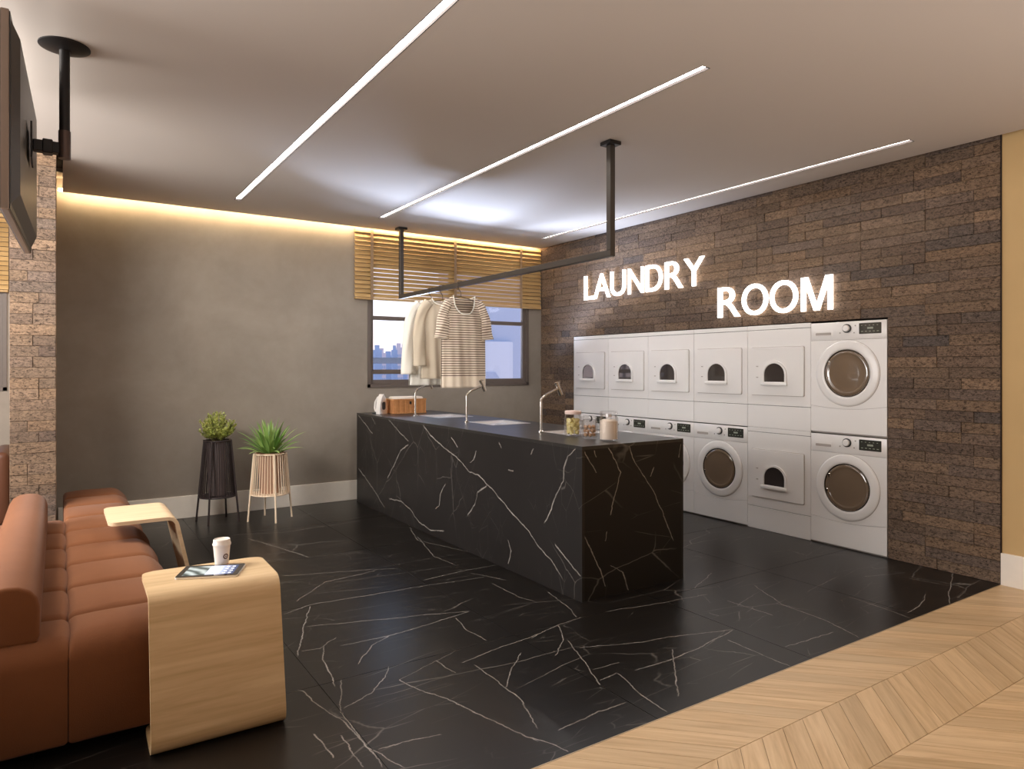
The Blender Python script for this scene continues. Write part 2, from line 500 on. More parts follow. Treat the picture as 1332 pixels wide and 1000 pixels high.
# ------------------------------------------------------------------ mesh helpers
class B:
    def __init__(s):
        s.bm = bmesh.new()
    def box(s, x0, x1, y0, y1, z0, z1, bev=0.0, seg=2, mat=None):
        r = bmesh.ops.create_cube(s.bm, size=1)
        vs = r['verts']
        for v in vs:
            v.co = Vector(((x0 + x1) / 2 + v.co.x * (x1 - x0), (y0 + y1) / 2 + v.co.y * (y1 - y0), (z0 + z1) / 2 + v.co.z * (z1 - z0)))
            if mat is not None:
                v.co = mat @ v.co
        if bev > 0:
            es = {e for v in vs for e in v.link_edges}
            bmesh.ops.bevel(s.bm, geom=list(es), offset=bev, segments=seg, profile=0.5, affect='EDGES', clamp_overlap=True)
        return s
    def cyl(s, p0, p1, r0, r1=None, seg=16, cap=True):
        p0, p1 = Vector(p0), Vector(p1)
        r1 = r0 if r1 is None else r1
        d = (p1 - p0)
        q = d.to_track_quat('Z', 'Y')
        a, b = [], []
        for i in range(seg):
            t = 2 * PI * i / seg
            c = Vector((math.cos(t), math.sin(t), 0))
            a.append(s.bm.verts.new(p0 + q @ (c * r0)))
            b.append(s.bm.verts.new(p1 + q @ (c * r1)))
        for i in range(seg):
            j = (i + 1) % seg
            s.bm.faces.new((a[i], a[j], b[j], b[i]))
        if cap:
            s.bm.faces.new(a[::-1])
            s.bm.faces.new(b)
        return s
    def tube(s, pts, r, seg=10, cap=True, radii=None):
        pts = [Vector(p) for p in pts]
        rings = []
        prev = None
        for i, p in enumerate(pts):
            if i == 0: d = pts[1] - p
            elif i == len(pts) - 1: d = p - pts[-2]
            else: d = (pts[i + 1] - p).normalized() + (p - pts[i - 1]).normalized()
            d.normalize()
            if prev is None:
                up = Vector((0, 0, 1)) if abs(d.z) < 0.9 else Vector((1, 0, 0))
                n = d.cross(up).normalized()
            else:
                n = (prev - d * prev.dot(d)).normalized()
            prev = n
            b = d.cross(n)
            rr = radii[i] if radii else r
            rings.append([s.bm.verts.new(p + (n * math.cos(2 * PI * k / seg) + b * math.sin(2 * PI * k / seg)) * rr) for k in range(seg)])
        for i in range(len(rings) - 1):
            for k in range(seg):
                j = (k + 1) % seg
                s.bm.faces.new((rings[i][k], rings[i][j], rings[i + 1][j], rings[i + 1][k]))
        if cap:
            s.bm.faces.new(rings[0][::-1])
            s.bm.faces.new(rings[-1])
        return s
    def lathe(s, prof, seg=32, origin=(0, 0, 0), axis='z', cap=True):
        # prof: (radius, height) list
        rings = []
        o = Vector(origin)
        for r, h in prof:
            ring = []
            for k in range(seg):
                a = 2 * PI * k / seg
                if axis == 'z': c = Vector((r * math.cos(a), r * math.sin(a), h))
                else: c = Vector((r * math.cos(a), h, r * math.sin(a)))
                ring.append(s.bm.verts.new(o + c))
            rings.append(ring)
        for i in range(len(rings) - 1):
            for k in range(seg):
                j = (k + 1) % seg
                s.bm.faces.new((rings[i][k], rings[i][j], rings[i + 1][j], rings[i + 1][k]))
        if cap:
            if prof[0][0] > 1e-5: s.bm.faces.new(rings[0][::-1])
            if prof[-1][0] > 1e-5: s.bm.faces.new(rings[-1])
        return s
    def prism(s, pts2, h0, h1, axis='y', hole=None):
        # extrude a polygon; axis = extrusion axis; pts2 are the other two coordinates (xz for y, xy for z, yz for x)
        def P(p, h):
            return Vector((p[0], h, p[1])) if axis == 'y' else (Vector((p[0], p[1], h)) if axis == 'z' else Vector((h, p[0], p[1])))
        a = [s.bm.verts.new(P(p, h0)) for p in pts2]
        b = [s.bm.verts.new(P(p, h1)) for p in pts2]
        n = len(a)
        if hole is None:
            s.bm.faces.new(a)
            s.bm.faces.new(b[::-1])
        else:
            ha = [s.bm.verts.new(P(p, h0)) for p in hole]
            hb = [s.bm.verts.new(P(p, h1)) for p in hole]
            for i in range(n):
                j = (i + 1) % n
                s.bm.faces.new((a[i], a[j], ha[j], ha[i]))
                s.bm.faces.new((b[j], b[i], hb[i], hb[j]))
                s.bm.faces.new((ha[i], ha[j], hb[j], hb[i]))
        for i in range(n):
            j = (i + 1) % n
            s.bm.faces.new((a[j], a[i], b[i], b[j]))
        return s
    def quad(s, pts):
        s.bm.faces.new([s.bm.verts.new(Vector(p)) for p in pts])
        return s
    def mesh(s, name, mat, smooth=None):
        bmesh.ops.remove_doubles(s.bm, verts=s.bm.verts, dist=1e-5)
        bmesh.ops.recalc_face_normals(s.bm, faces=s.bm.faces)
        if smooth is not None:
            for f in s.bm.faces: f.smooth = True
            for e in s.bm.edges:
                if len(e.link_faces) == 2 and e.calc_face_angle(0) > smooth:
                    e.smooth = False
        me = bpy.data.meshes.new(name)
        s.bm.to_mesh(me)
        s.bm.free()
        me.materials.append(mat)
        return me
    def build(s, name, mat, parent=None, smooth=None, loc=None):
        return link(name, s.mesh(name, mat, smooth), parent, loc)

def link(name, me, parent=None, loc=None, rotz=0):
    o = bpy.data.objects.new(name, me)
    COL.objects.link(o)
    if parent is not None: o.parent = parent
    if loc is not None: o.location = loc
    if rotz: o.rotation_euler = (0, 0, rotz)
    return o

def tag(o, label, cat, group=None):
    o['label'] = label
    o['category'] = cat
    if group: o['group'] = group
    return o

def thing(name, label, cat, loc=(0, 0, 0), rotz=0, group=None):
    o = bpy.data.objects.new(name, None)
    o.empty_display_size = 0.05
    COL.objects.link(o)
    o.location = loc
    o.rotation_euler = (0, 0, rotz)
    return tag(o, label, cat, group)

def struct(o):
    o['kind'] = 'structure'
    return o
def stuff(o):
    o['kind'] = 'stuff'
    return o

def dup(root, loc, rotz=None, label=None):
    kids = {}
    for q in COL.objects:
        kids.setdefault(q.parent, []).append(q)
    def rec(o, par):
        c = o.copy()
        COL.objects.link(c)
        c.parent = par
        for k in kids.get(o, []):
            rec(k, c)
        return c
    r = rec(root, None)
    r.location = loc
    if rotz is not None: r.rotation_euler = (0, 0, rotz)
    if label: r['label'] = label
    return r

def rrect(x0, x1, z0, z1, r, n=5):
    pts = []
    for cx_, cz_, a0 in ((x1 - r, z1 - r, 0), (x0 + r, z1 - r, PI / 2), (x0 + r, z0 + r, PI), (x1 - r, z0 + r, 3 * PI / 2)):
        for k in range(n + 1):
            a = a0 + PI / 2 * k / n
            pts.append((cx_ + r * math.cos(a), cz_ + r * math.sin(a)))
    return pts

def fillet(pts, r, n=6, closed=False):
    # round the corners of a 2D open polyline
    out = []
    m = len(pts)
    for i in range(m):
        if not closed and i in (0, m - 1):
            out.append(Vector(pts[i]))
            continue
        p, a, b = Vector(pts[i]), Vector(pts[i - 1]), Vector(pts[(i + 1) % m])
        u, v = (a - p).normalized(), (b - p).normalized()
        ang = u.angle(v)
        d = min(r / math.tan(ang / 2), (a - p).length * 0.49, (b - p).length * 0.49)
        s, e = p + u * d, p + v * d
        for k in range(n + 1):
            t = k / n
            out.append(s * (1 - t) ** 2 + p * 2 * t * (1 - t) + e * t * t)
    return out

# ------------------------------------------------------------------ room shell
H = 2.894
WX, WY = 5.095, 7.047
DY = 1.965                       # where marble meets the oak floor
XL, XR, YB, YF = -3.2, 5.12, -4.0, 8.25

floor = struct(B().box(XL - .1, XR + .6, YB - .1, YF + .2, -0.12, -0.013).build('floor', M['dark_gap']))

# veins measured on the photograph, in metres on the island faces and on the floor
V_LONG = [[(5.355,0.925),(5.179,0.83),(4.942,0.753),(4.72,0.692),(4.533,0.611),(4.414,0.606),(4.208,0.528),(3.964,0.408),(3.755,0.32),(3.649,0.246),(3.504,0.184),(3.354,0.08)],[(3.224,0.928),(3.327,0.861),(3.367,0.783),(3.372,0.7),(3.448,0.606),(3.504,0.496),(3.576,0.399)],[(6.066,0.167),(5.794,0.186),(5.596,0.147),(5.407,0.064),(5.179,0.04),(4.942,0.08)],[(6.085,0.919),(5.794,0.804),(5.623,0.746)],[(5.623,0.723),(5.794,0.646),(5.913,0.524),(6.097,0.351)],[(6.859,0.913),(6.637,0.818),(6.46,0.751)],[(6.859,0.36),(6.46,0.21),(6.161,0.063)],[(4.281,0.546),(4.414,0.478),(4.453,0.382),(4.574,0.271)],[(3.462,0.295),(3.34,0.223),(3.199,0.152)],[(3.998,0.208),(3.958,0.143),(3.998,0.042)],[(4.919,0.466),(5.011,0.366),(5.035,0.276),(5.106,0.231)],[(4.434,0.783),(4.473,0.709),(4.533,0.682)],[(4.118,0.871),(4.083,0.836)],[(4.829,0.849),(4.72,0.785)],[(6.495,0.921),(6.392,0.848)],[(3.998,0.697),(3.931,0.696)],[(3.694,0.874),(3.725,0.831)]]
V_END = [[(2.982,0.929),(3.021,0.834),(3.101,0.734),(3.198,0.607),(3.282,0.467),(3.384,0.26)],[(2.806,0.923),(2.882,0.821),(2.92,0.749),(2.866,0.606),(2.836,0.495)],[(2.617,0.918),(2.674,0.831),(2.718,0.761)],[(2.624,0.399),(2.696,0.278),(2.747,0.18),(2.791,0.06)],[(2.829,0.19),(2.889,0.157),(2.935,0.127),(2.958,0.066),(2.982,0.004)],[(3.453,0.895),(3.436,0.804)],[(3.207,0.761),(3.174,0.704)],[(2.71,0.901),(2.725,0.855)],[(2.806,0.397),(2.794,0.342)]]
V_FLOOR = [[(1.3,5.911),(1.432,5.488),(1.55,5.072),(1.999,4.967)],[(1.256,4.714),(1.752,4.544),(1.992,4.445)],[(1.117,3.723),(1.372,3.637),(1.675,3.543),(1.982,3.44)],[(1.982,3.44),(1.51,3.354),(1.186,3.363)],[(1.241,4.034),(1.111,3.727),(0.967,3.35)],[(1.065,3.971),(1.254,4.052),(1.601,4.02),(1.962,3.995),(2.392,3.942)],[(1.115,3.41),(1.065,3.257),(1.04,3.071),(1.016,2.948)],[(1.066,3.006),(0.96,2.723),(0.959,2.6),(0.955,2.477),(0.951,2.256)],[(0.869,3.01),(0.887,2.975),(0.897,2.829),(0.944,2.646),(0.956,2.402),(1.014,2.209)],[(1.662,3.002),(1.497,2.936),(1.279,2.856),(1.294,2.764),(1.372,2.57),(1.428,2.363),(1.472,2.203),(1.501,2.095)],[(1.594,2.854),(1.798,2.901),(2.002,2.923),(2.106,2.938)],[(1.862,3.395),(1.825,3.211),(1.836,3.013)],[(1.509,2.945),(1.523,2.777)],[(0.977,2.738),(1.127,2.801),(1.234,2.911),(1.303,3.012)],[(2.583,5.542),(2.44,5.086),(2.578,4.657),(2.63,4.487)],[(2.497,5.204),(2.333,4.597),(2.357,4.296)],[(2.008,4.108),(2.356,4.145),(2.605,4.132)],[(2.349,4.077),(2.409,3.952),(2.469,3.803)],[(2.355,3.799),(2.354,3.493),(2.387,3.331)],[(1.639,2.808),(1.635,2.615),(1.637,2.45),(1.601,2.299),(1.55,2.163)],[(1.003,3.408),(1.088,3.389),(1.207,3.482)],[(1.18,3.111),(1.318,3.276),(1.444,3.355)],[(1.208,6.11),(1.599,5.962),(2.323,6.024)],[(1.19,4.15),(1.456,4.426),(1.843,4.484)],[(0.977,2.378),(1.116,2.36),(1.225,2.337)],[(0.819,2.612),(0.827,2.456),(0.829,2.405)],[(0.899,2.548),(0.894,2.294)],[(1.905,2.793),(1.772,2.685),(1.637,2.522)],[(2.56,3.474),(2.48,3.13),(2.432,3.02)],[(2.039,2.912),(2.278,2.988),(2.458,3.003)],[(2.278,2.988),(2.177,2.809),(2.013,2.671)],[(2.168,2.692),(2.447,2.574),(2.709,2.517),(3.022,2.413)],[(3.022,2.413),(2.694,2.355),(2.455,2.329),(2.222,2.338)],[(2.193,2.799),(2.087,2.522),(1.996,2.31)],[(2.031,2.351),(2.145,2.366),(2.085,2.148),(2.067,1.981)],[(2.56,2.416),(2.365,2.22),(2.205,2.049)],[(2.621,3.001),(2.942,2.937),(3.359,2.878)],[(3.748,2.847),(3.583,2.513),(3.552,2.212),(3.468,1.974)],[(2.879,2.345),(2.868,1.972)],[(4.04,2.37),(4.015,2.152),(3.984,1.98)],[(4.485,2.134),(4.228,2.049),(4.056,2.031)],[(5.108,2.257),(4.664,2.083),(4.408,1.968)],[(4.726,2.361),(4.784,2.136)],[(1.613,2.117),(1.833,2.143),(1.989,2.133)],[(1.493,2.132),(1.537,2.051),(1.553,1.981)],[(3.371,3.007),(3.733,3.166)],[(3.361,2.738),(3.378,2.429)],[(3.043,2.124),(3.435,2.097)],[(2.073,2.45),(2.228,2.444)],[(4.518,2.547),(4.833,2.439)]]

# marble tiles: large format, one object per tile, seams at X = 0.962 + 1.035 k and Y = 1.965 + 1.035 k
def bbox_hit(pl, x0, x1, y0, y1):
    xs = [p[0] for p in pl]
    ys = [p[1] for p in pl]
    return max(xs) > x0 and min(xs) < x1 and max(ys) > y0 and min(ys) < y1
MT = 1.035
floor_generic = marble('black_marble_floor', (0, 1), [], faint=0.35)
ys_ = [DY + MT * k for k in range(5)] + [WY - 0.0, YF]
xs_ = [0.962 + MT * k for k in range(-4, 5)]
for i in range(len(xs_) - 1):
    for j in range(len(ys_) - 1):
        x0, x1, y0, y1 = xs_[i], xs_[i + 1], ys_[j], ys_[j + 1]
        if j == len(ys_) - 2 and x0 > -0.2:
            continue
        if j == len(ys_) - 2 or (y1 - y0) > 0.5:
            pass
        x0, y0, x1, y1 = x0 + .0012, y0 + .0012, x1 - .0012, y1 - .0012
        pls = [p for p in V_FLOOR if bbox_hit(p, x0, x1, y0, y1)]
        m = marble('black_marble_tile', (0, 1), pls, faint=0.35) if pls else floor_generic
        b = B().box(-(x1 - x0) / 2, (x1 - x0) / 2, -(y1 - y0) / 2, (y1 - y0) / 2, -0.0128, 0)
        b.build('marble_tile', m, floor, loc=((x0 + x1) / 2, (y0 + y1) / 2, 0))

# oak chevron planks
PW = 0.127
def plank_mesh(h, sgn):
    # parallelogram leaning 45 degrees; local x axis runs along the plank
    g = 0.0014
    c = [(-PW / 2 + g, -h / 2 + g), (PW / 2 - g, -h / 2 + g)]
    pts = [(c[0][0] - sgn * h / 2, c[0][1]), (c[1][0] - sgn * h / 2, c[1][1]), (c[1][0] + sgn * h / 2, h / 2 - g), (c[0][0] + sgn * h / 2, h / 2 - g)]
    a = PI / 4 * sgn if sgn > 0 else PI - PI / 4
    r = Matrix.Rotation(-a, 2)
    pts = [tuple(r @ Vector(p)) for p in pts]
    return B().prism(pts, -0.0128, 0.0, 'z').mesh('oak_plank', M['oak_floor']), a
bands = [(1.65, DY - .004, -1), (1.315, 1.65, 1), (0.98, 1.315, -1), (0.645, 0.98, 1)]
for y0, y1, sg in bands:
    me, ang = plank_mesh(y1 - y0, sg)
    k = 0
    x = XL + 0.05
    while x < XR + 0.1:
        link('oak_plank', me, floor, ((x + PW / 2), (y0 + y1) / 2, 0), ang)
        x += PW
B().box(XL, XR + .02, YB, 0.6435, -0.0128, 0).build('oak_field', M['oak_floor'], floor)
struct(B().box(XL, XR, DY - .0035, DY + .0005, -0.0128, 0.0004).build('trim_1', plain('pale_metal_threshold', (196, 176, 148), 0.35, 0.4)))

# ceiling with slots for the linear lights
STR = [(1.302, 1.358), (2.655, 2.713), (4.645, 4.703)]
SY0, SY1 = 2.31, 6.44
CX = 5.035
xc = sorted([XL, -0.28, -0.012, 0.03, CX] + [q for s in STR for q in s])
yc = [YB, SY0, 5.775, SY1, 6.960, YF]
cb = B()
for i in range(len(xc) - 1):
    for j in range(len(yc) - 1):
        mx, my = (xc[i] + xc[i + 1]) / 2, (yc[j] + yc[j + 1]) / 2
        if any(a < mx < b for a, b in STR) and SY0 < my < SY1: continue
        if my > 6.96 and mx > -0.28: continue
        if my > 5.775 and -0.28 < mx < 0.03: continue
        cb.box(xc[i], xc[i + 1], yc[j], yc[j + 1], H, H + 0.05)
struct(cb.build('ceiling', M['ceiling']))
struct(B().box(XL - .1, XR + .7, YB - .1, YF + .2, H + .16, H + .22).build('trim_2', M['dark_gap']))
struct(B().box(-0.012, 5.2, 6.80, 7.2, H + .13, H + .158).build('trim_3', M['ceiling']))

# plaster back wall with the window opening
wb = B()
WINX0, WINX1, WINZ0, WINZ1 = 2.787, 4.900, 1.190, 2.60
wb.box(-0.012, WINX0, WY, WY + .15, 0, H + .13)
wb.box(WINX1, 5.75, WY, WY + .15, 0, H + .13)
wb.box(WINX0, WINX1, WY, WY + .15, 0, WINZ0)
wb.box(WINX0, WINX1, WY, WY + .15, WINZ1, H + .13)
struct(wb.build('wall_back', M['plaster']))
struct(B().box(0.0, 5.09, WY - .016, WY - .0005, 0, 0.207, 0.002, 1).build('baseboard_back', M['white_paint']))

# divider: brick-faced end of the partition on the left
wd = struct(B().box(-0.272, -0.012, 5.80, YF, 0, H + .13).build('wall_divider', plain('beige_corner_plaster', (168, 140, 112), 0.8)))
# left bay behind the divider
wl_ = B()
LWX0, LWX1, LWZ0, LWZ1 = -2.6, -0.415, 1.18, 2.6
wl_.box(XL, LWX0, YF, YF + .15, 0, H + .05)
wl_.box(LWX1, -0.272, YF, YF + .15, 0, H + .05)
wl_.box(LWX0, LWX1, YF, YF + .15, 0, LWZ0)
wl_.box(LWX0, LWX1, YF, YF + .15, LWZ1, H + .05)
struct(wl_.build('wall_bay', M['plaster']))
struct(B().box(XL - .12, XL, YB, YF + .15, 0, H + .05).build('wall_left', M['plaster']))
struct(B().box(XL - .12, XR + .6, YB - .12, YB, 0, H + .05).build('wall_front', M['plaster']))
# right wall: backing with the machine alcove; ochre plaster towards the hall
AY0, AY1, AZ = 2.693, 6.388, 1.775
wr = B()
wr.box(5.117, 5.75, DY, AY0, 0, H + .13)
wr.box(5.117, 5.75, AY1, WY, 0, H + .13)
wr.box(5.117, 5.75, AY0, AY1, AZ, H + .13)
wr.box(5.71, 5.75, AY0, AY1, 0, AZ)
wall_right = struct(wr.build('wall_right', M['dark_gap']))
struct(B().box(5.100, 5.75, YB, DY - .004, 0, H + .13).build('wall_hall', M['ochre']))
struct(B().box(5.078, 5.0995, YB, DY - .004, 0, 0.206, 0.003, 2).build('baseboard_hall', M['white_paint']))
struct(B().box(5.088, 5.16, DY - .0038, DY + .0005, 0, H + .12).build('trim_4', M['dark_gap']))

# bricks: one object per brick for the 300 nearest, the rest joined
RH = AZ / 24
MOD = 0.155
def brick_verts(L, h, seed, x_face, depth=0.021):
    r = random.Random(seed)
    g = 0.0006
    o = r.uniform(-0.004, 0.003)
    j = lambda: r.uniform(-0.0012, 0.0012)
    c = 0.0018
    ring0 = [(-L / 2 + g + c, -h / 2 + g + c), (L / 2 - g - c, -h / 2 + g + c), (L / 2 - g - c, h / 2 - g - c), (-L / 2 + g + c, h / 2 - g - c)]
    ring1 = [(-L / 2 + g, -h / 2 + g), (L / 2 - g, -h / 2 + g), (L / 2 - g, h / 2 - g), (-L / 2 + g, h / 2 - g)]
    vs = [(o + j(), a + j(), b + j()) for a, b in ring0] + [(o + 0.003, a, b) for a, b in ring1] + [(depth, a, b) for a, b in ring1]
    fs = [(0, 1, 2, 3)]
    for k in range(4):
        n = (k + 1) % 4
        fs.append((k, n, n + 4, k + 4)[::-1])
        fs.append((k + 4, n + 4, n + 8, k + 8)[::-1])
    return vs, fs
brick_cache = {}
def brick_mesh(L, var):
    key = (round(L, 3), var)
    if key not in brick_cache:
        vs, fs = brick_verts(L, RH, hash(key) % 9999 if False else int(L * 1000) + var * 17, 0)
        me = bpy.data.meshes.new('brick')
        me.from_pydata(vs, [], fs)
        me.materials.append(M['brick'])
        bm_ = bmesh.new()
        bm_.from_mesh(me)
        bmesh.ops.recalc_face_normals(bm_, faces=bm_.faces)
        bm_.to_mesh(me)
        bm_.free()
        brick_cache[key] = me
    return brick_cache[key]
rb = random.Random(11)
pieces = []
nrow = int((H + .10) / RH) + 1
for r_ in range(nrow):
    z = (r_ + .5) * RH
    spans = [(DY + .002, AY0), (AY1, WY - .002)] if z < AZ else [(DY + .002, WY - .002)]
    for a, b in spans:
        y = a
        first = rb.choice([1, 2, 1.5, 2.5, 3])
        while y < b - 0.004:
            L = MOD * (first if y == a else rb.choice([1, 2, 2, 2, 3, 3]))
            if y + L > b - 0.05: L = b - y
            pieces.append((y + L / 2, z, L))
            y += L
pieces.sort(key=lambda p: p[0])
for k, (y, z, L) in enumerate(pieces[:300]):
    o = link('brick', brick_mesh(L, k % 5), wall_right, (WX, y, z))
vs_all, fs_all = [], []
for k, (y, z, L) in enumerate(pieces[300:]):
    vs, fs = brick_verts(L, RH, k + 500, 0)
    n0 = len(vs_all)
    vs_all += [(WX + a, y + b, z + c) for a, b, c in vs]
    fs_all += [tuple(n0 + q for q in f) for f in fs]
me = bpy.data.meshes.new('brickwork')
me.from_pydata(vs_all, [], fs_all)
me.materials.append(M['brick'])
bm_ = bmesh.new(); bm_.from_mesh(me); bmesh.ops.recalc_face_normals(bm_, faces=bm_.faces); bm_.to_mesh(me); bm_.free()
stuff(link('brickwork', me, wall_right))
# bricks on the divider's end face (facing the camera)
for r_ in range(int(H / RH) + 1):
    z = (r_ + .5) * RH
    if z + RH / 2 > H + .04: break
    x = -0.276
    ws = rb.choice([[0.164, 0.1], [0.1, 0.164], [0.264], [0.13, 0.134]])
    for L in ws:
        o = link('brick', brick_mesh(L, rb.randrange(5)), wd, (x + L / 2, 5.779, z))
        o.rotation_euler = (0, 0, PI / 2)
        x += L

# linear ceiling lights
def linear_light(x0, x1, label):
    t = thing('linear_light', label, 'ceiling light', ((x0 + x1) / 2, (SY0 + SY1) / 2, H), 0, 'linear ceiling lights')
    w, l = (x1 - x0) / 2 - .0005, (SY1 - SY0) / 2 - .0005
    h = B()
    h.box(-w, -w + .004, -l, l, -0.001, .045)
    h.box(w - .004, w, -l, l, -0.001, .045)
    h.box(-w, w, -l, -l + .004, -0.001, .045)
    h.box(-w, w, l - .004, l, -0.001, .045)
    h.box(-w, w, -l, l, .041, .046)
    h.build('housing', M['dark_gap'], t)
    B().box(-w + .0045, w - .0045, -l + .005, l - .005, 0.014, 0.020).build('diffuser', M['strip'], t)
linear_light(*STR[0], 'long recessed light strip in the ceiling, leftmost, running out of the top of the photo')
linear_light(*STR[1], 'long recessed light strip in the ceiling between the leftmost strip and the clothes rail')
linear_light(*STR[2], 'thin recessed light strip in the ceiling closest to the brick wall')
# led tape in the back cove
tag(B().box(0.0, 5.03, 6.9605, 6.9665, H + .004, H + .028).build('led_tape', M['cove']), 'warm LED tape glowing in the ceiling gap above the grey back wall', 'light')
# glowing panels added on the unseen ceiling behind the camera as fill
for k, (x, y) in enumerate([(-1.6, -2.6), (-1.6, -0.9), (0.6, -2.6), (0.6, -0.9), (2.8, -2.6), (2.8, -0.9), (4.2, -1.7)]):
    t = thing('fill_panel', 'unseen square glowing panel added behind the camera as fill light', 'ceiling light', (x, y, H), 0, 'added fill panels')
    B().box(-.45, .45, -.45, .45, -0.018, -0.0005, .004, 1).build('frame', M['white_paint'], t)
    B().box(-.43, .43, -.43, .43, -0.022, -0.0185).build('diffuser', M['fill_panel'], t)

# ------------------------------------------------------------------ windows, blinds, view outside
def window_frame(name, x0, x1, z0, z1, y, mids, transoms, left_bar=None):
    w = struct(link(name, B().box(x0, x0 + .03, y - .012, y + .08, z0, z1).mesh(name, M['window_frame'])))
    f = B()
    f.box(x1 - .03, x1, y - .012, y + .08, z0, z1)
    f.box(x0, x1, y - .012, y + .08, z0, z0 + .035)
    f.box(x0, x1, y - .012, y + .08, z1 - .03, z1)
    f.build('window_frame', M['window_frame'], w)
    s = B()
    edges = [x0 + .03] + mids + [x1 - .03]
    for a, b in zip(edges[:-1], edges[1:]):
        s.box(a, a + .04, y + .012, y + .06, z0 + .035, z1 - .03, .002, 1)
        s.box(b - .045, b, y + .012, y + .06, z0 + .035, z1 - .03, .002, 1)
        s.box(a, b, y + .0125, y + .0595, z0 + .035, z0 + .083, .002, 1)
        s.box(a, b, y + .0125, y + .0595, z1 - .07, z1 - .03, .002, 1)
        for tz in transoms:
            s.box(a + .04, b - .04, y + .0125, y + .0595, tz, tz + .045, .002, 1)
    if left_bar:
        s.box(edges[0] + .04, edges[1] - .04, y + .014, y + .058, left_bar[0], left_bar[1], .002, 1)
    s.build('sash', M['window_frame'], w)
    for a, b in zip(edges[:-1], edges[1:]):
        B().box(a + .03, b - .03, y + .032, y + .038, z0 + .05, z1 - .05).build('pane', M['pane'], w)
    return w
window_frame('window_1', WINX0, WINX1, WINZ0, WINZ1, WY, [3.842], [1.925], (1.335, 1.385))
window_frame('window_2', LWX0, LWX1, LWZ0, LWZ1, YF, [-1.5], [1.93])

def blind(x0, x1, ztop, zbot, y, tapes, label, n_slats, shift=0.0):
    t = thing('wooden_blind', label, 'blind', ((x0 + x1) / 2, y, zbot))
    hw = (x1 - x0) / 2
    Ht = ztop - zbot
    B().box(-hw, hw, -.014, .022, Ht - .035, Ht, .003, 1).build('headrail', M['slat'], t)
    B().box(-hw, hw, -.020, .020, 0, .022, .004, 1).build('bottom_rail', M['slat'], t)
    pitch = (Ht - .035 - .03) / n_slats
    rot = Matrix.Rotation(math.radians(58), 4, 'X')
    me = B().box(-hw, hw, -.025, .025, -.0014, .0014, mat=rot).mesh('slat', M['slat'])
    for k in range(n_slats):
        o = link('slat', me, t, (0, 0.002, .022 + pitch * (k + .55)))
    for tx in tapes:
        B().box(tx - (x0 + x1) / 2 - .016, tx - (x0 + x1) / 2 + .016, -.0235, -.022, 0.0, Ht).build('ladder_tape', M['tape'], t)
    return t
blind(2.630, 5.065, 2.885, 2.137, 7.012, [2.815, 3.835, 4.755], 'honey coloured wooden slat blind half drawn over the window beside the brick wall', 15)
blind(-2.66, -0.40, 2.885, 2.13, 8.205, [-0.9, -1.6], 'wooden slat blind at the left edge, behind the ceiling mounted screen', 15)

# balcony guard outside
t = thing('balcony_railing', 'grey blue balcony railing outside the window left of the hanging clothes', 'railing', (3.3, 8.55, -0.2))
B().box(-2.2, 1.2, -.03, .03, 1.66, 1.74, .006, 1).build('handrail', M['curtain_gray'], t)
B().box(-2.2, 1.2, -.02, .02, 1.18, 1.23, .004, 1).build('lower_rail', M['curtain_gray'], t)
for k in range(4):
    B().box(-2.15 + k * 1.09, -2.11 + k * 1.09, -.02, .02, 0, 1.66).build('post', M['curtain_gray'], t)
B().box(-2.2, 1.2, -.004, .004, .25, 1.18).build('glass_panel', glass_mat('blue_guard_glass', (0.45, 0.6, 0.72)), t)
struct(B().box(-0.2, 7, 7.2, 8.7, -0.5, -0.2).build('floor_balcony', M['facade']))
# pale neighbouring building with a stepped door surround
t = thing('neighbour_building', 'pale blue rendered building outside the right half of the window', 'building', (8.0, 12.5, -30))
fb = B()
fb.box(-2.0, 4, -1.5, -.9, 0, 42)
fb.build('wall', M['facade'], t)
for k in range(3):
    f = B().prism(fillet([(-1.65, 30.6), (-1.65, 31.9), (-0.75, 31.9), (-0.75, 30.6)], 0.02, 2, True), -1.56, -1.5, 'y', hole=None).mesh('door_surround', M['facade_light'])
    link('door_surround', f, t, (0, 0, -3.0 * k))
    w = B().prism([(-1.45, 30.6), (-1.45, 31.2), (-1.35, 31.32), (-1.15, 31.32), (-1.05, 31.2), (-1.05, 30.6)], -1.58, -1.55, 'y').build('door_leaf', M['tower_blue'], t, loc=(0, 0, -3.0 * k))
# skyline
ro = random.Random(5)
sky_specs = [(0.2, 330, 26, 0), (8, 300, 34, 1), (118, 330, 52, 0), (126, 340, 46, 1), (134, 330, 50, 0), (145, 300, 34, 0)]
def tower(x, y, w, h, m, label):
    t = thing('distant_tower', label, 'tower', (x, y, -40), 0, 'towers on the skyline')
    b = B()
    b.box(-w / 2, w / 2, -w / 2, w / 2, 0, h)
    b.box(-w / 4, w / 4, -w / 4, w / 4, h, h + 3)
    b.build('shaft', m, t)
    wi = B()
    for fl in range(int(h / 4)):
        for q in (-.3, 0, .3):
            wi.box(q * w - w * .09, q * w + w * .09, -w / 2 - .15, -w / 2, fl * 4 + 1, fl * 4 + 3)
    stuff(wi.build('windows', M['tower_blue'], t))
def px_dir(px, Y):
    th = math.radians(33.46)
    u = (px - 666) / 893.3
    fx, fy = math.sin(th) + math.cos(th) * u, math.cos(th) - math.sin(th) * u
    return fx / fy * Y
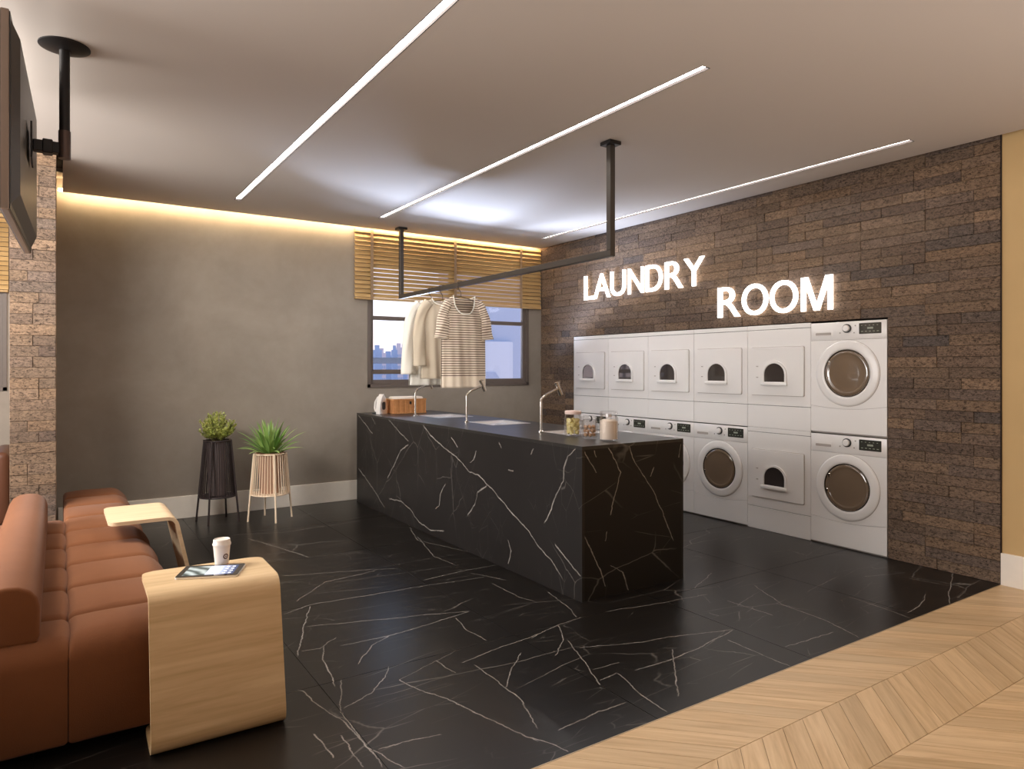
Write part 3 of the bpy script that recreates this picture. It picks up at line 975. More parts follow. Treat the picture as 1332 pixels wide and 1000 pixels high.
for k, (px, top, w) in enumerate([(490.5, 455, 10), (496, 459, 10), (513, 455, 7), (518.5, 452, 10), (525, 452.5, 9), (533, 458, 12), (505, 462, 14), (545, 460, 14), (560, 456, 12)]):
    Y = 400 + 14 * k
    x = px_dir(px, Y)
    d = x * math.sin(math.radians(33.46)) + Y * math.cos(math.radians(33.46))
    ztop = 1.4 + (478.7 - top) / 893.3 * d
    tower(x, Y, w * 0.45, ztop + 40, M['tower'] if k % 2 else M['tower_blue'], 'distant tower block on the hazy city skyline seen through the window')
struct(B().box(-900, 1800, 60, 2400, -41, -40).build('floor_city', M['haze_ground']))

# ------------------------------------------------------------------ island
IX0, IX1, IY0, IY1, IZ = 2.610, 3.477, 3.190, 6.895, 0.931
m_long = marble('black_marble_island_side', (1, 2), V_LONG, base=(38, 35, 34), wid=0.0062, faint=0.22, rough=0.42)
m_end = marble('shaded_marble_island_end', (0, 2), V_END, base=(24, 22, 21), wid=0.0045, faint=0.25, rough=0.5)  # shade of the end face put into a darker marble base
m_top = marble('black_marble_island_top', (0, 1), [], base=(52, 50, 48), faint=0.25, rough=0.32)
isl = thing('laundry_island', 'long black marble laundry island with white veins in the middle of the room', 'island', ((IX0 + IX1) / 2, (IY0 + IY1) / 2, 0))
ox, oy = (IX0 + IX1) / 2, (IY0 + IY1) / 2
SK = [(2.985, 3.345, 5.76, 6.18), (2.985, 3.345, 4.79, 5.20), (2.985, 3.345, 3.80, 4.10)]
def ibox(b, x0, x1, y0, y1, z0, z1, bev=0):
    return b.box(x0 - ox, x1 - ox, y0 - oy, y1 - oy, z0, z1, bev, 2)
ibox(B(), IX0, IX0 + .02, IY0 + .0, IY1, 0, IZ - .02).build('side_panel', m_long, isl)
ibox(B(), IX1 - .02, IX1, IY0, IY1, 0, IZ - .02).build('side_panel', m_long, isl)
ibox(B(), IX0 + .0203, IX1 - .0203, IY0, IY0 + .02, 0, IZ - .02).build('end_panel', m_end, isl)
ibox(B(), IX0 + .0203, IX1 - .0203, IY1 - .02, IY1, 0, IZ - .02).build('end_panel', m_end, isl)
tp = B()
xs = [IX0, SK[0][0], SK[0][1], IX1]
yv = [IY0] + sorted([q for s in SK for q in s[2:]]) + [IY1]
for i in range(3):
    for j in range(len(yv) - 1):
        if i == 1 and any(abs(yv[j] - s[2]) < 1e-6 for s in SK): continue
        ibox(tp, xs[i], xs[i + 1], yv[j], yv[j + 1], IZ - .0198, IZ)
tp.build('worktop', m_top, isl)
for k, (a, b, c, d) in enumerate(SK):
    t = thing('sink', ['stainless steel sink in the island, farthest, beside the wicker box', 'stainless steel sink in the middle of the island', 'stainless steel sink in the island, nearest, behind the glass jars'][k], 'sink', ((a + b) / 2, (c + d) / 2, IZ - .2), 0, 'island sinks')
    w, l = (b - a) / 2 - .002, (d - c) / 2 - .002
    s = B()
    th = .004
    s.box(-w, -w + th, -l, l, 0, .199)
    s.box(w - th, w, -l, l, 0, .199)
    s.box(-w + th, w - th, -l, -l + th, 0, .199)
    s.box(-w + th, w - th, l - th, l, 0, .199)
    s.box(-w + th, w - th, -l + th, l - th, .174, .180)
    s.build('basin', M['steel'], t)
    s = B()
    s.prism(rrect(-w - .012, w + .012, -l - .012, l + .012, .012, 3), .2001, .2022, 'z', hole=rrect(-w + .002, w - .002, -l + .002, l - .002, .012, 3))
    s.build('rim', M['steel'], t)
    B().cyl((0, 0, .1805), (0, 0, .183), .035).build('drain', M['chrome'], t, 0.5)

FA = [(2.925, 6.150, 'tall chrome faucet in front of the wicker box'), (2.955, 5.185, 'chrome faucet below the striped shirt, middle of the island'), (2.955, 4.085, 'chrome faucet beside the glass jars, nearest of the three')]
f0 = thing('faucet', FA[0][2], 'faucet', (FA[0][0], FA[0][1], IZ + .0005), 0, 'island faucets')
B().lathe([(.024, 0), (.024, .006), (.014, .010), (.012, .014)], 20).build('base', M['chrome'], f0, 0.6)
pts = [(0, 0, .01), (0, 0, .215)] + [tuple(p) for p in []]
cp = [Vector((0, 0, .205)), Vector((0, 0, .235)), Vector((.022, 0, .258)), Vector((.055, 0, .275)), Vector((.150, 0, .312))]
B().tube([(0, 0, .01), (0, 0, .10)] + [tuple(p) for p in cp], .0095, 12).build('pipe', M['chrome'], f0, 0.6)
B().cyl((.140, 0, .362), (.185, 0, .268), .0155, .0165, 18).build('spray_head', M['chrome'], f0, 0.6)
B().tube([(.155, 0, .356), (.170, 0, .366)], .006, 8).build('lever', M['chrome'], f0, 0.6)
dup(f0, (FA[1][0], FA[1][1], IZ + .0005), 0, FA[1][2])
dup(f0, (FA[2][0], FA[2][1], IZ + .0005), 0, FA[2][2])

# ------------------------------------------------------------------ laundry machines
PITCH = 0.6145
def glass_dark(name, rgb):
    t = NT(name)
    t.set(color=lin(*rgb), rough=0.07, metal=0.0, coat=1.0, coatr=0.03, spec=0.8)
    return t.m
M['door_glass'] = glass_dark('smoked_brown_glass', (124, 106, 88))
M['door_rim'] = plain('dark_bronze_rim', (84, 74, 64), 0.25, 0.6)
M['arch_glass'] = glass_dark('dark_window_glass', (62, 56, 54))
M['display'] = glass_dark('grey_display_glass', (66, 66, 60))
M['display_mark'] = plain('display_print', (150, 156, 140), 0.5)
M['line'] = plain('panel_line_grey', (176, 167, 160), 0.5)

HW = PITCH / 2 - .0012
FY = -0.275
def washer(label):
    t = thing('washing_machine', label, 'washing machine', (0, 0, 0), 0, 'front loading washers in the brick alcove')
    B().box(-HW + .001, HW - .001, FY + .012, .275, 0.0, .8745).build('body', M['machine_gray'], t)
    B().box(-HW, HW, FY, FY + .0118, .7370, .8765, .003, 2).build('control_panel', M['machine'], t, 0.6)
    # main front panel between kick panel and control panel, with a sagging lower edge
    n = 14
    arc = [(-HW + 2 * HW * k / n, .218 - .026 * math.sin(PI * k / n) + .010 * (k / n)) for k in range(n + 1)]
    B().prism([(x, z + .0012) for x, z in arc] + [(HW, .7352), (-HW, .7352)], FY, FY + .0118, 'y').build('front_panel', M['machine'], t)
    B().prism([(HW, .012), (-HW, .012)][::-1] + [(x, z - .0012) for x, z in arc[::-1]], FY, FY + .0118, 'y').build('kick_panel', M['machine'], t)
    # detergent drawer
    d = B().prism(rrect(-.272, -.120, .770, .812, .008), FY - .003, FY - .0002, 'y').build('detergent_drawer', M['machine'], t)
    B().prism(rrect(-.262, -.130, .777, .797, .006), FY - .0042, FY - .0032, 'y').build('drawer_grip', M['line'], d)
    # dial
    k = B().lathe([(.034, -.0002), (.034, -.010), (.030, -.012), (.0265, -.012), (.0265, -.006)], 32, (0, FY, .823), 'y', cap=False).build('dial', M['black_plastic'], t, 0.6)
    B().lathe([(.0262, -.006), (.0255, -.022), (.022, -.026), (.0001, -.026)], 32, (0, FY, .823), 'y', cap=False).build('dial_knob', M['machine'], k, 0.6)
    for bx, bz in ((.056, .788), (-.058, .790), (.066, .842)):
        B().cyl((bx, FY - .0002, bz), (bx, FY - .003, bz), .0055, seg=12).build('button', M['machine_gray'], t, 0.6)
    s = B().prism(rrect(.096, .266, .776, .858, .005), FY - .003, FY - .0002, 'y').build('display', M['display'], t)
    mk = B()
    for q in range(5):
        mk.box(.112 + q * .03, .128 + q * .03, FY - .0038, FY - .0031, .792, .797)
        mk.box(.112 + q * .03, .122 + q * .03, FY - .0038, FY - .0031, .838, .842)
    mk.box(.16, .205, FY - .0038, FY - .0031, .812, .826)
    stuff(mk.build('display_segments', M['display_mark'], s))
    # round door
    cz = .476
    dr = B().lathe([(.256, -.0002), (.256, -.005), (.252, -.009), (.240, -.0115), (.205, -.014), (.192, -.014), (.186, -.011), (.185, -.0002)], 64, (0, FY, cz), 'y', cap=False).build('door', M['machine'], t, 0.7)
    B().lathe([(.1848, -.004), (.1842, -.012), (.181, -.0135), (.177, -.012), (.175, -.008)], 56, (0, FY, cz), 'y', cap=False).build('door_rim', M['door_rim'], dr, 0.9)
    B().lathe([(.1748, -.009), (.166, -.0125), (.154, -.0140), (.149, -.0115), (.143, -.0105), (.10, -.0135), (.05, -.0155), (.0001, -.016)], 56, (0, FY, cz), 'y', cap=False).build('door_glass', M['door_glass'], dr, 1.2)
    B().lathe([(.2585, .0), (.2585, -.0012), (.2562, -.0012), (.2562, .0)], 64, (0, FY, cz), 'y', cap=False).build('door_seam', M['line'], dr)
    hb = B()
    for a in (150, 195):
        q = math.radians(a)
        hb.box(.16 * math.cos(q) - .008, .16 * math.cos(q) + .008, FY - .018, FY - .012, cz + .16 * math.sin(q) - .014, cz + .16 * math.sin(q) + .014, .002, 1)
    hb.build('hinge_mark', M['chrome'], dr)
    return t

def dryer(label):
    t = thing('dryer', label, 'dryer', (0, 0, 0), 0, 'white dryers in the brick alcove')
    B().box(-HW + .001, HW - .001, FY + .012, .275, 0.0, .882).build('body', M['machine_gap'], t)
    B().box(-HW, HW, FY, FY + .0118, .0, .1930, .002, 1).build('base_panel', M['machine'], t)
    B().box(-HW, HW, FY, FY + .0118, .1970, .8425, .002, 1).build('front_panel', M['machine'], t)
    B().box(-HW, HW, FY, FY + .0118, .8465, .8835, .002, 1).build('top_strip', M['machine'], t)
    B().prism(rrect(-.2665, .2535, .2785, .6975, .014), FY - .0012, FY - .0001, 'y').build('door_seam', M['line'], t)
    d = B().prism(rrect(-.262, .249, .283, .693, .012), FY - .012, FY - .0013, 'y').build('door', M['machine'], t)
    def arch(x0, x1, z0, z1, n=14):
        r = (x1 - x0) / 2
        zs = z1 - r * .95
        return [(x0, z0)] + [((x0 + x1) / 2 - r * math.cos(PI * k / n), zs + r * .95 * math.sin(PI * k / n)) for k in range(n + 1)] + [(x1, z0)]
    A = arch(-.140, .096, .372, .572)
    I = arch(-.122, .078, .398, .556)
    B().prism(A, FY - .024, FY - .0122, 'y', hole=I).build('window_surround', M['machine'], d)
    B().prism(I, FY - .0155, FY - .0125, 'y').build('door_window', M['arch_glass'], d)
    B().box(-.148, .104, FY - .034, FY - .0242, .366, .392, .003, 2).build('door_handle', M['machine'], d, 0.6)
    for z in (.53, .435):
        B().box(-.206, -.186, FY - .0145, FY - .0122, z - .004, z + .004).build('hinge_cover', M['line'], d)
    return t
def col_y(k):
    return 2.697 + PITCH * (k + .5)
R90 = -PI / 2
MXC = WX + 0.275
w0 = washer('white front loading washer at the bottom right of the alcove, floor level, next to brick')
w0.location, w0.rotation_euler = (MXC, col_y(0), 0), (0, 0, R90)
dup(w0, (MXC, col_y(0), .884), R90, 'white front loading washer stacked on top at the right end of the alcove')
washer_labels = {2: 'white front loading washer at floor level fully visible between lower dryer and island', 3: 'white washer at floor level half hidden behind the near corner of the island',
                 4: 'white washer whose controls show just above the island, right of the jars', 5: 'white washer at the far left, its controls seen behind the glass jars'}
for k, lb in washer_labels.items():
    dup(w0, (MXC, col_y(k), 0), R90, lb)
d0 = dryer('white dryer at floor level with arched window, between two round door washers')
d0.location, d0.rotation_euler = (MXC, col_y(1), 0), (0, 0, R90)
dl = {1: 'white upper dryer with arched window directly beside the stacked washers', 2: 'white upper dryer, second from the stacked washers, pale reflection in its arched window',
      3: 'white upper dryer in the middle of the upper row, third from the stacked washers', 4: 'white upper dryer, second from the left end of the upper row', 5: 'white upper dryer at the far left end of the upper row'}
for k, lb in dl.items():
    dup(d0, (MXC, col_y(k), .885), R90, lb)

# ------------------------------------------------------------------ illuminated sign
def glyph(ch):
    cu = bpy.data.curves.new('glyph', 'FONT')
    cu.body = ch
    cu.size = 1
    cu.extrude = 0.0
    cu.offset = 0.0
    cu.resolution_u = 6
    o = bpy.data.objects.new('glyph', cu)
    COL.objects.link(o)
    dg = bpy.context.evaluated_depsgraph_get()
    me = bpy.data.meshes.new_from_object(o.evaluated_get(dg))
    bpy.data.objects.remove(o)
    return me
def sign(word, spans, z0, z1, label):
    yl = spans[0][1]
    t = thing('illuminated_sign', label, 'sign', (WX, (spans[0][1] + spans[-1][2]) / 2, z0))
    for ch, ya, yb in spans:
        me = glyph(ch) if ch != 'M' else B().prism([(0, 0), (.14, 0), (.14, .78), (.42, 0), (.58, 0), (.86, .78), (.86, 0), (1, 0), (1, 1), (.79, 1), (.5, .17), (.21, 1), (0, 1)], 0, 0, 'z').mesh('glyph', M['sign'])
        xs = [v.co.x for v in me.vertices]
        ys = [v.co.y for v in me.vertices]
        x0, x1, y0, y1 = min(xs), max(xs), min(ys), max(ys)
        bm = bmesh.new()
        bm.from_mesh(me)
        for v in bm.verts:
            yy = ya + (v.co.x - x0) / (x1 - x0) * (yb - ya)
            zz = z0 + (v.co.y - y0) / (y1 - y0) * (z1 - z0)
            v.co = Vector((-0.020, yy - t.location.y, zz - z0))
        r = bmesh.ops.extrude_face_region(bm, geom=bm.faces[:])
        for v in [g for g in r['geom'] if isinstance(g, bmesh.types.BMVert)]:
            v.co.x -= 0.018
        bmesh.ops.recalc_face_normals(bm, faces=bm.faces)
        m2 = bpy.data.meshes.new('letter')
        bm.to_mesh(m2)
        bm.free()
        m2.materials.append(M['sign'])
        L = link('letter', m2, t)
        L['label'] = 'glowing white letter ' + ch
        yc_ = (ya + yb) / 2 - t.location.y
        B().cyl((-0.021, yc_ - (.03 if ch in 'LR' else 0) + (.06 if ch in 'LR' else 0), (z1 - z0) * .5), (-.001, yc_ + (.03 if ch in 'LR' else 0), (z1 - z0) * .5), .006, seg=8).build('standoff', M['chrome'], t)
    return t
sign('LAUNDRY', [('L', 6.150, 5.957), ('A', 5.983, 5.709), ('U', 5.698, 5.464), ('N', 5.420, 5.190), ('D', 5.152, 4.927), ('R', 4.888, 4.651), ('Y', 4.637, 4.388)], 2.184, 2.455, 'glowing white letters reading LAUNDRY on the brick wall')
sign('ROOM', [('R', 4.226, 3.982), ('O', 3.959, 3.695), ('O', 3.673, 3.411), ('M', 3.377, 3.106)], 1.862, 2.135, 'glowing white letters reading ROOM on the brick wall above the machines')

# ------------------------------------------------------------------ clothes rail
t = thing('clothes_rail', 'black square tube clothes rail hanging from the ceiling over the island', 'clothes rail', (3.045, 5.09, 0))
RX = 3.045
y0, y1, zb = 3.425 - 5.09, 6.745 - 5.09, 2.137
B().box(-.021, .021, y0 - .021, y1 + .021, zb, zb + .042, .002, 1).build('rail', M['bronze_metal'], t)
for yy in (y0, y1):
    B().box(-.021, .021, yy - .021, yy + .021, zb + .0425, H - .026, .002, 1).build('post', M['bronze_metal'], t)
    B().box(-.05, .05, yy - .05, yy + .05, H - .0255, H - .0005, .003, 1).build('ceiling_plate', M['black_metal'], t)

# ------------------------------------------------------------------ garments on hangers
def hanger(y, label):
    t = thing('hanger', label, 'hanger', (RX, y, zb), 0, 'hangers on the rail')
    hook = [(0.0, 0, -.085), (0, 0, -.03)] + [(.022 - .026 * math.cos(a), 0, .030 + .034 * math.sin(a) - .02) for a in [PI * q / 8 for q in range(0, 9)]]
    hk = [(0, 0, -.09), (0, 0, -.05), (-.020, 0, -.025), (-.032, 0, .005), (-.032, 0, .043), (-.016, 0, .0505), (.010, 0, .0505), (.030, 0, .040)]
    B().tube(hk, .0032, 8).build('hook', M['wire'], t, 0.8)
    B().tube([(0, 0, -.088), (-.09, 0, -.108), (-.185, 0, -.150), (-.19, 0, -.158), (-.18, 0, -.160), (.18, 0, -.160), (.19, 0, -.158), (.185, 0, -.150), (.09, 0, -.108), (0, 0, -.088)], .0035, 8, cap=False).build('shoulder_bar', M['wire'], t, 0.8)
    return t

def garment(name, label, cat, mat, y, hem_z, hem_w, chest_w, sh_w=.190, neck_w=.112, scoop_f=.17, scoop_b=.03, depth=.055, sleeve=None, seed=1, group=None, xoff=0.0, collar=True, yaw=0):
    ztop = zb - .082        # garment highest point at the neck edge
    t = thing(name, label, cat, (RX + xoff, y, hem_z), math.radians(yaw), group)
    Hh = ztop - hem_z
    NC, NR = 44, 40
    rnd = random.Random(seed)
    ph = [rnd.uniform(0, 6) for _ in range(4)]
    def ctop(x, scoop):
        ax = abs(x)
        if ax < neck_w:
            q = ax / neck_w
            return Hh - scoop * math.sqrt(max(0, 1 - q ** 2.6)) 
        return Hh - (ax - neck_w) / (sh_w - neck_w) * .055
    verts, faces, uvs = [], [], []
    def hw(tt):
        if tt < .72: return hem_w + (chest_w - hem_w) * (tt / .72)
        q = (tt - .72) / .28
        return chest_w + (sh_w - chest_w) * q
    grids = []
    for side, scoop in ((-1, scoop_f), (1, scoop_b)):
        g = []
        for i in range(NR + 1):
            tt = i / NR
            row = []
            for j in range(NC + 1):
                s = -1 + 2 * j / NC
                xt = s * sh_w
                zt = ctop(xt, scoop)
                z = zt * tt
                x = s * hw(min(1, z / Hh))
                th = depth * (math.sqrt(max(0, 1 - s * s)) * .85 + .15) * (1 - .82 * max(0, (z / Hh - .55) / .45) ** 1.5)
                fold = .012 * math.sin(s * 7 + ph[0] + tt) * (1 - tt) + .006 * math.sin(s * 17 + ph[1] + 2 * tt) * (1 - tt * .7)
                yy = side * th + fold * (1 - abs(s) ** 6)
                row.append(len(verts))
                verts.append((x, yy, z))
                uvs.append((s, z))
            g.append(row)
        grids.append(g)
        for i in range(NR):
            for j in range(NC):
                f = (g[i][j], g[i][j + 1], g[i + 1][j + 1], g[i + 1][j])
                faces.append(f if side < 0 else f[::-1])
    me = bpy.data.meshes.new('torso')
    me.from_pydata(verts, [], faces)
    uvl = me.uv_layers.new(name='UVMap')
    for lp in me.loops:
        uvl.data[lp.index].uv = uvs[lp.vertex_index]
    for p in me.polygons: p.use_smooth = True
    me.materials.append(mat)
    o = link('torso', me, t)
    md = o.modifiers.new('thickness', 'SOLIDIFY')
    md.thickness = .003
    if sleeve:
        for sg in (-1, 1):
            pts, w0_, w1_, th0, th1 = sleeve
            n = 26
            P = [Vector((sg * a, b, c - hem_z)) for a, b, c in pts]
            # resample
            L = [0]
            for a, b in zip(P[:-1], P[1:]): L.append(L[-1] + (b - a).length)
            tot = L[-1]
            vs, fs, uu = [], [], []
            SEG = 22
            for i in range(n + 1):
                d = tot * i / n
                k = max(q for q in range(len(L)) if L[q] <= d + 1e-9)
                k = min(k, len(P) - 2)
                q = (d - L[k]) / (L[k + 1] - L[k])
                # catmull-ish smooth
                p0 = P[max(k - 1, 0)]; p1 = P[k]; p2 = P[k + 1]; p3 = P[min(k + 2, len(P) - 1)]
                c = 0.5 * ((2 * p1) + (p2 - p0) * q + (2 * p0 - 5 * p1 + 4 * p2 - p3) * q * q + (3 * p1 - p0 - 3 * p2 + p3) * q ** 3)
                dr = (p2 - p0) * (1 - q) + (p3 - p1) * q
                dr.y = 0
                dr.normalize()
                nx = Vector((-dr.z, 0, dr.x))
                e = i / n
                w = w0_ + (w1_ - w0_) * e
                th = th0 + (th1 - th0) * e
                for m_ in range(SEG):
                    a = 2 * PI * m_ / SEG
                    wr_ = .004 * math.sin(5 * a + 9 * e + ph[2]) + .004 * math.sin(14 * e + ph[3] + a)
                    vs.append(c + nx * (w * math.cos(a)) + Vector((0, 1, 0)) * (th * math.sin(a) + wr_))
                    uu.append((a / 6.28, 2.0 - d))
            for i in range(n):
                for m_ in range(SEG):
                    j = (m_ + 1) % SEG
                    fs.append((i * SEG + m_, i * SEG + j, (i + 1) * SEG + j, (i + 1) * SEG + m_))
            me = bpy.data.meshes.new('sleeve')
            me.from_pydata([tuple(v) for v in vs], [], fs)
            uvl = me.uv_layers.new(name='UVMap')
            for lp in me.loops: uvl.data[lp.index].uv = uu[lp.vertex_index]
            for p in me.polygons: p.use_smooth = True
            me.materials.append(mat)
            o = link('sleeve', me, t)
            md = o.modifiers.new('thickness', 'SOLIDIFY')
            md.thickness = .003
    if collar:
        # neckband following the front scoop and back of the neck
        pts = []
        for k in range(19):
            x = -neck_w + 2 * neck_w * k / 18
            pts.append((x, -.012 - .03 * (1 - (x / neck_w) ** 2), ctop(x * .9999, scoop_f) + .001))
        for k in range(1, 18):
            x = neck_w - 2 * neck_w * k / 18
            pts.append((x, .010 + .012 * (1 - (x / neck_w) ** 2), ctop(x * .9999, scoop_b) + .001))
        pts.append(pts[0])
        B().tube(pts, .0055, 8, cap=False).build('neckband', M['white_cloth'], t, 1.0)
    return t

hanger(5.45, 'wire hanger holding the striped shirt')
garment('striped_shirt', 'cream short sleeved knit top with thin brown stripes hanging from the rail', 'shirt', M['striped'], 5.45, 1.222, .228, .222,
        sleeve=([(.150, 0, 2.000), (.190, -.005, 1.930), (.215, -.012, 1.82), (.232, -.018, 1.660)], .040, .070, .020, .040), seed=3, xoff=.03)
hanger(5.80, 'wire hanger holding the beige shirt behind the striped one')
garment('beige_shirt', 'beige long sleeved shirt hanging behind the striped top', 'shirt', M['beige_cloth'], 5.80, 1.30, .22, .215, scoop_f=.06,
        sleeve=([(.14, 0, 2.02), (.205, -.005, 1.93), (.240, -.015, 1.75), (.235, -.02, 1.42)], .045, .062, .030, .042), seed=8, yaw=-6)
hanger(6.03, 'wire hanger holding the off white blouse')
garment('white_blouse', 'off white long sleeved blouse hanging farthest, beside the window pane', 'blouse', M['white_cloth'], 6.03, 1.235, .25, .215, scoop_f=.06,
        sleeve=([(.14, 0, 2.02), (.215, -.005, 1.93), (.262, -.015, 1.72), (.270, -.02, 1.34)], .045, .070, .030, .050), seed=14, yaw=4, depth=.075)

# ------------------------------------------------------------------ things on the island
t = thing('steam_iron', 'white iron standing on its heel at the far end of the island', 'iron', (2.748, 6.600, IZ + .0005), math.radians(28))
sole = [(-.052, 0), (-.054, .06), (-.046, .12), (-.028, .17), (0, .205), (.028, .17), (.046, .12), (.054, .06), (.052, 0)]
B().prism(sole, -.045, -.038, 'y').build('soleplate', M['steel'], t)
bb = B().prism([(x * .98, z * .985 + .001) for x, z in sole], -.0375, .012, 'y').mesh('shell', M['iron_white'], 0.6)
link('shell', bb, t)
B().prism(rrect(-.026, .026, .045, .125, .02), -.0465, -.0455, 'y').build('steam_plate', M['iron_dark'], t)
B().tube([(0, .012, .02), (0, .06, .03), (0, .070, .06), (0, .062, .12), (0, .03, .165), (0, .006, .175)], .013, 12).build('handle', M['iron_white'], t, 0.9)
B().box(-.045, .045, -.0375, .07, 0, .012, .004, 2).build('heel', M['iron_dark'], t)

t = thing('wicker_box', 'orange brown wicker box with a lid clasp beside the iron', 'basket', (3.045, 6.63, IZ + .0005))
w = B()
w.box(-.185, .185, -.115, .115, 0, .012, .003, 1)
w.box(-.18, -.170, -.11, .11, .012, .138)
w.box(.170, .18, -.11, .11, .012, .138)
w.box(-.17, .17, -.11, -.10, .012, .138)
w.box(-.17, .17, .10, .11, .012, .138)
w.build('box_side', M['basket'], t)
w = B()
w.prism(rrect(-.188, .188, -.118, .118, .01), .138, .150, 'z', hole=rrect(-.168, .168, -.098, .098, .01))
w.build('box_rim', M['basket'], t)
w = B()
for k in range(24):
    w.cyl((-.176 + k * .0153, -.1115, .012), (-.176 + k * .0153, -.1115, .138), .0035, seg=6)
for k in range(15):
    w.cyl((-.1815, -.103 + k * .0147, .012), (-.1815, -.103 + k * .0147, .138), .0035, seg=6)
stuff(w.build('cane', M['basket'], t, 1.0))
B().box(-.012, .012, -.119, -.1155, .095, .125, .002, 1).build('clasp', M['black_metal'], t)
t = thing('folded_towel', 'white towel folded in the top of the wicker box', 'towel', (3.045, 6.63, IZ + .013))
for k in range(4):
    B().box(-.160, .160, -.092, .092, .001 + k * .040, .040 + k * .040, .018, 3).build('fold', M['towel'], t, 1.2)

def jar(x, y, r, h, label, lid_mat, lid_h=.02):
    t = thing('glass_jar', label, 'jar', (x, y, IZ + .0005), 0, 'jars at the island end')
    p = [(r * .9, 0), (r, .006), (r, h * .86), (r * .88, h * .95), (r * .86, h), (r * .83, h), (r * .85, h * .95), (r - .004, h * .86), (r - .004, .010), (.0001, .008)]
    B().lathe([(.0001, 0)] + p, 36, cap=False).build('jar_body', M['jar_glass'], t, 0.8)
    B().lathe([(.0001, h + .0005), (r * .9, h + .0005), (r * .92, h + .004), (r * .92, h + lid_h), (r * .85, h + lid_h + .004), (.0001, h + lid_h + .006)], 36, cap=False).build('jar_lid', lid_mat, t, 0.6)
    return t
jar(2.975, 3.735, .062, .150, 'glass jar of pale yellow soap cubes, leftmost of the jars', M['cup_pink'])
rj = random.Random(3)
g = 'soap cubes in the left jar'
cn = 0
for lv in range(4):
    for k in range(5):
        a = 2 * PI * k / 5 + lv * .7
        rr = .032 if k < 5 else 0
        s = .0125
        bx = B().box(-s, s, -s * .9, s * .9, -s, s, .002, 1)
        o = bx.build('soap_cube', M['soap'], None, loc=(2.975 + rr * math.cos(a), 3.735 + rr * math.sin(a), IZ + .027 + lv * .027))
        o.rotation_euler = (rj.uniform(-.5, .5), rj.uniform(-.5, .5), rj.uniform(0, 3))
        tag(o, 'pale yellow soap cube inside the leftmost glass jar', 'soap', g)
jar(2.965, 3.545, .054, .125, 'glass jar of small brown wooden balls, between soap jar and powder jar', M['jar_glass'])
for lv in range(3):
    for k in range(6):
        a = 2 * PI * k / 6 + lv * .5
        s = .0125
        o = B().lathe([(.0001, -s), (s * .6, -s * .8), (s, 0), (s * .6, s * .8), (.0001, s)], 12, cap=False).build('wooden_ball', M['nut'], None, 1.5, (2.965 + .031 * math.cos(a), 3.545 + .031 * math.sin(a), IZ + .0245 + lv * .026))
        tag(o, 'small brown wooden ball inside the middle glass jar', 'ball', 'wooden balls in the middle jar')
jar(2.975, 3.365, .062, .165, 'taller glass jar filled with white powder, rightmost on the island end', M['jar_glass'])
pw = B().lathe([(.0001, 0), (.0565, 0), (.0565, .118), (.04, .127), (.02, .124), (.0001, .130)], 32, (0, 0, 0), cap=False).build('washing_powder', M['powder'], None, 0.8, (2.975, 3.365, IZ + .0105))
stuff(tag(pw, 'white washing powder filling the rightmost glass jar', 'powder'))
# small glass bottle with steel cap just behind the middle jar
t = thing('glass_bottle', 'small clear bottle with a steel cap standing behind the jars', 'bottle', (3.11, 3.52, IZ + .0005))
B().lathe([(.0001, 0), (.034, .001), (.036, .01), (.036, .10), (.022, .125), (.02, .14)], 28, cap=False).build('bottle_body', M['jar_glass'], t, 0.8)
B().lathe([(.0001, .1405), (.023, .1405), (.023, .158), (.0001, .159)], 24, cap=False).build('bottle_cap', M['steel'], t, 0.6)

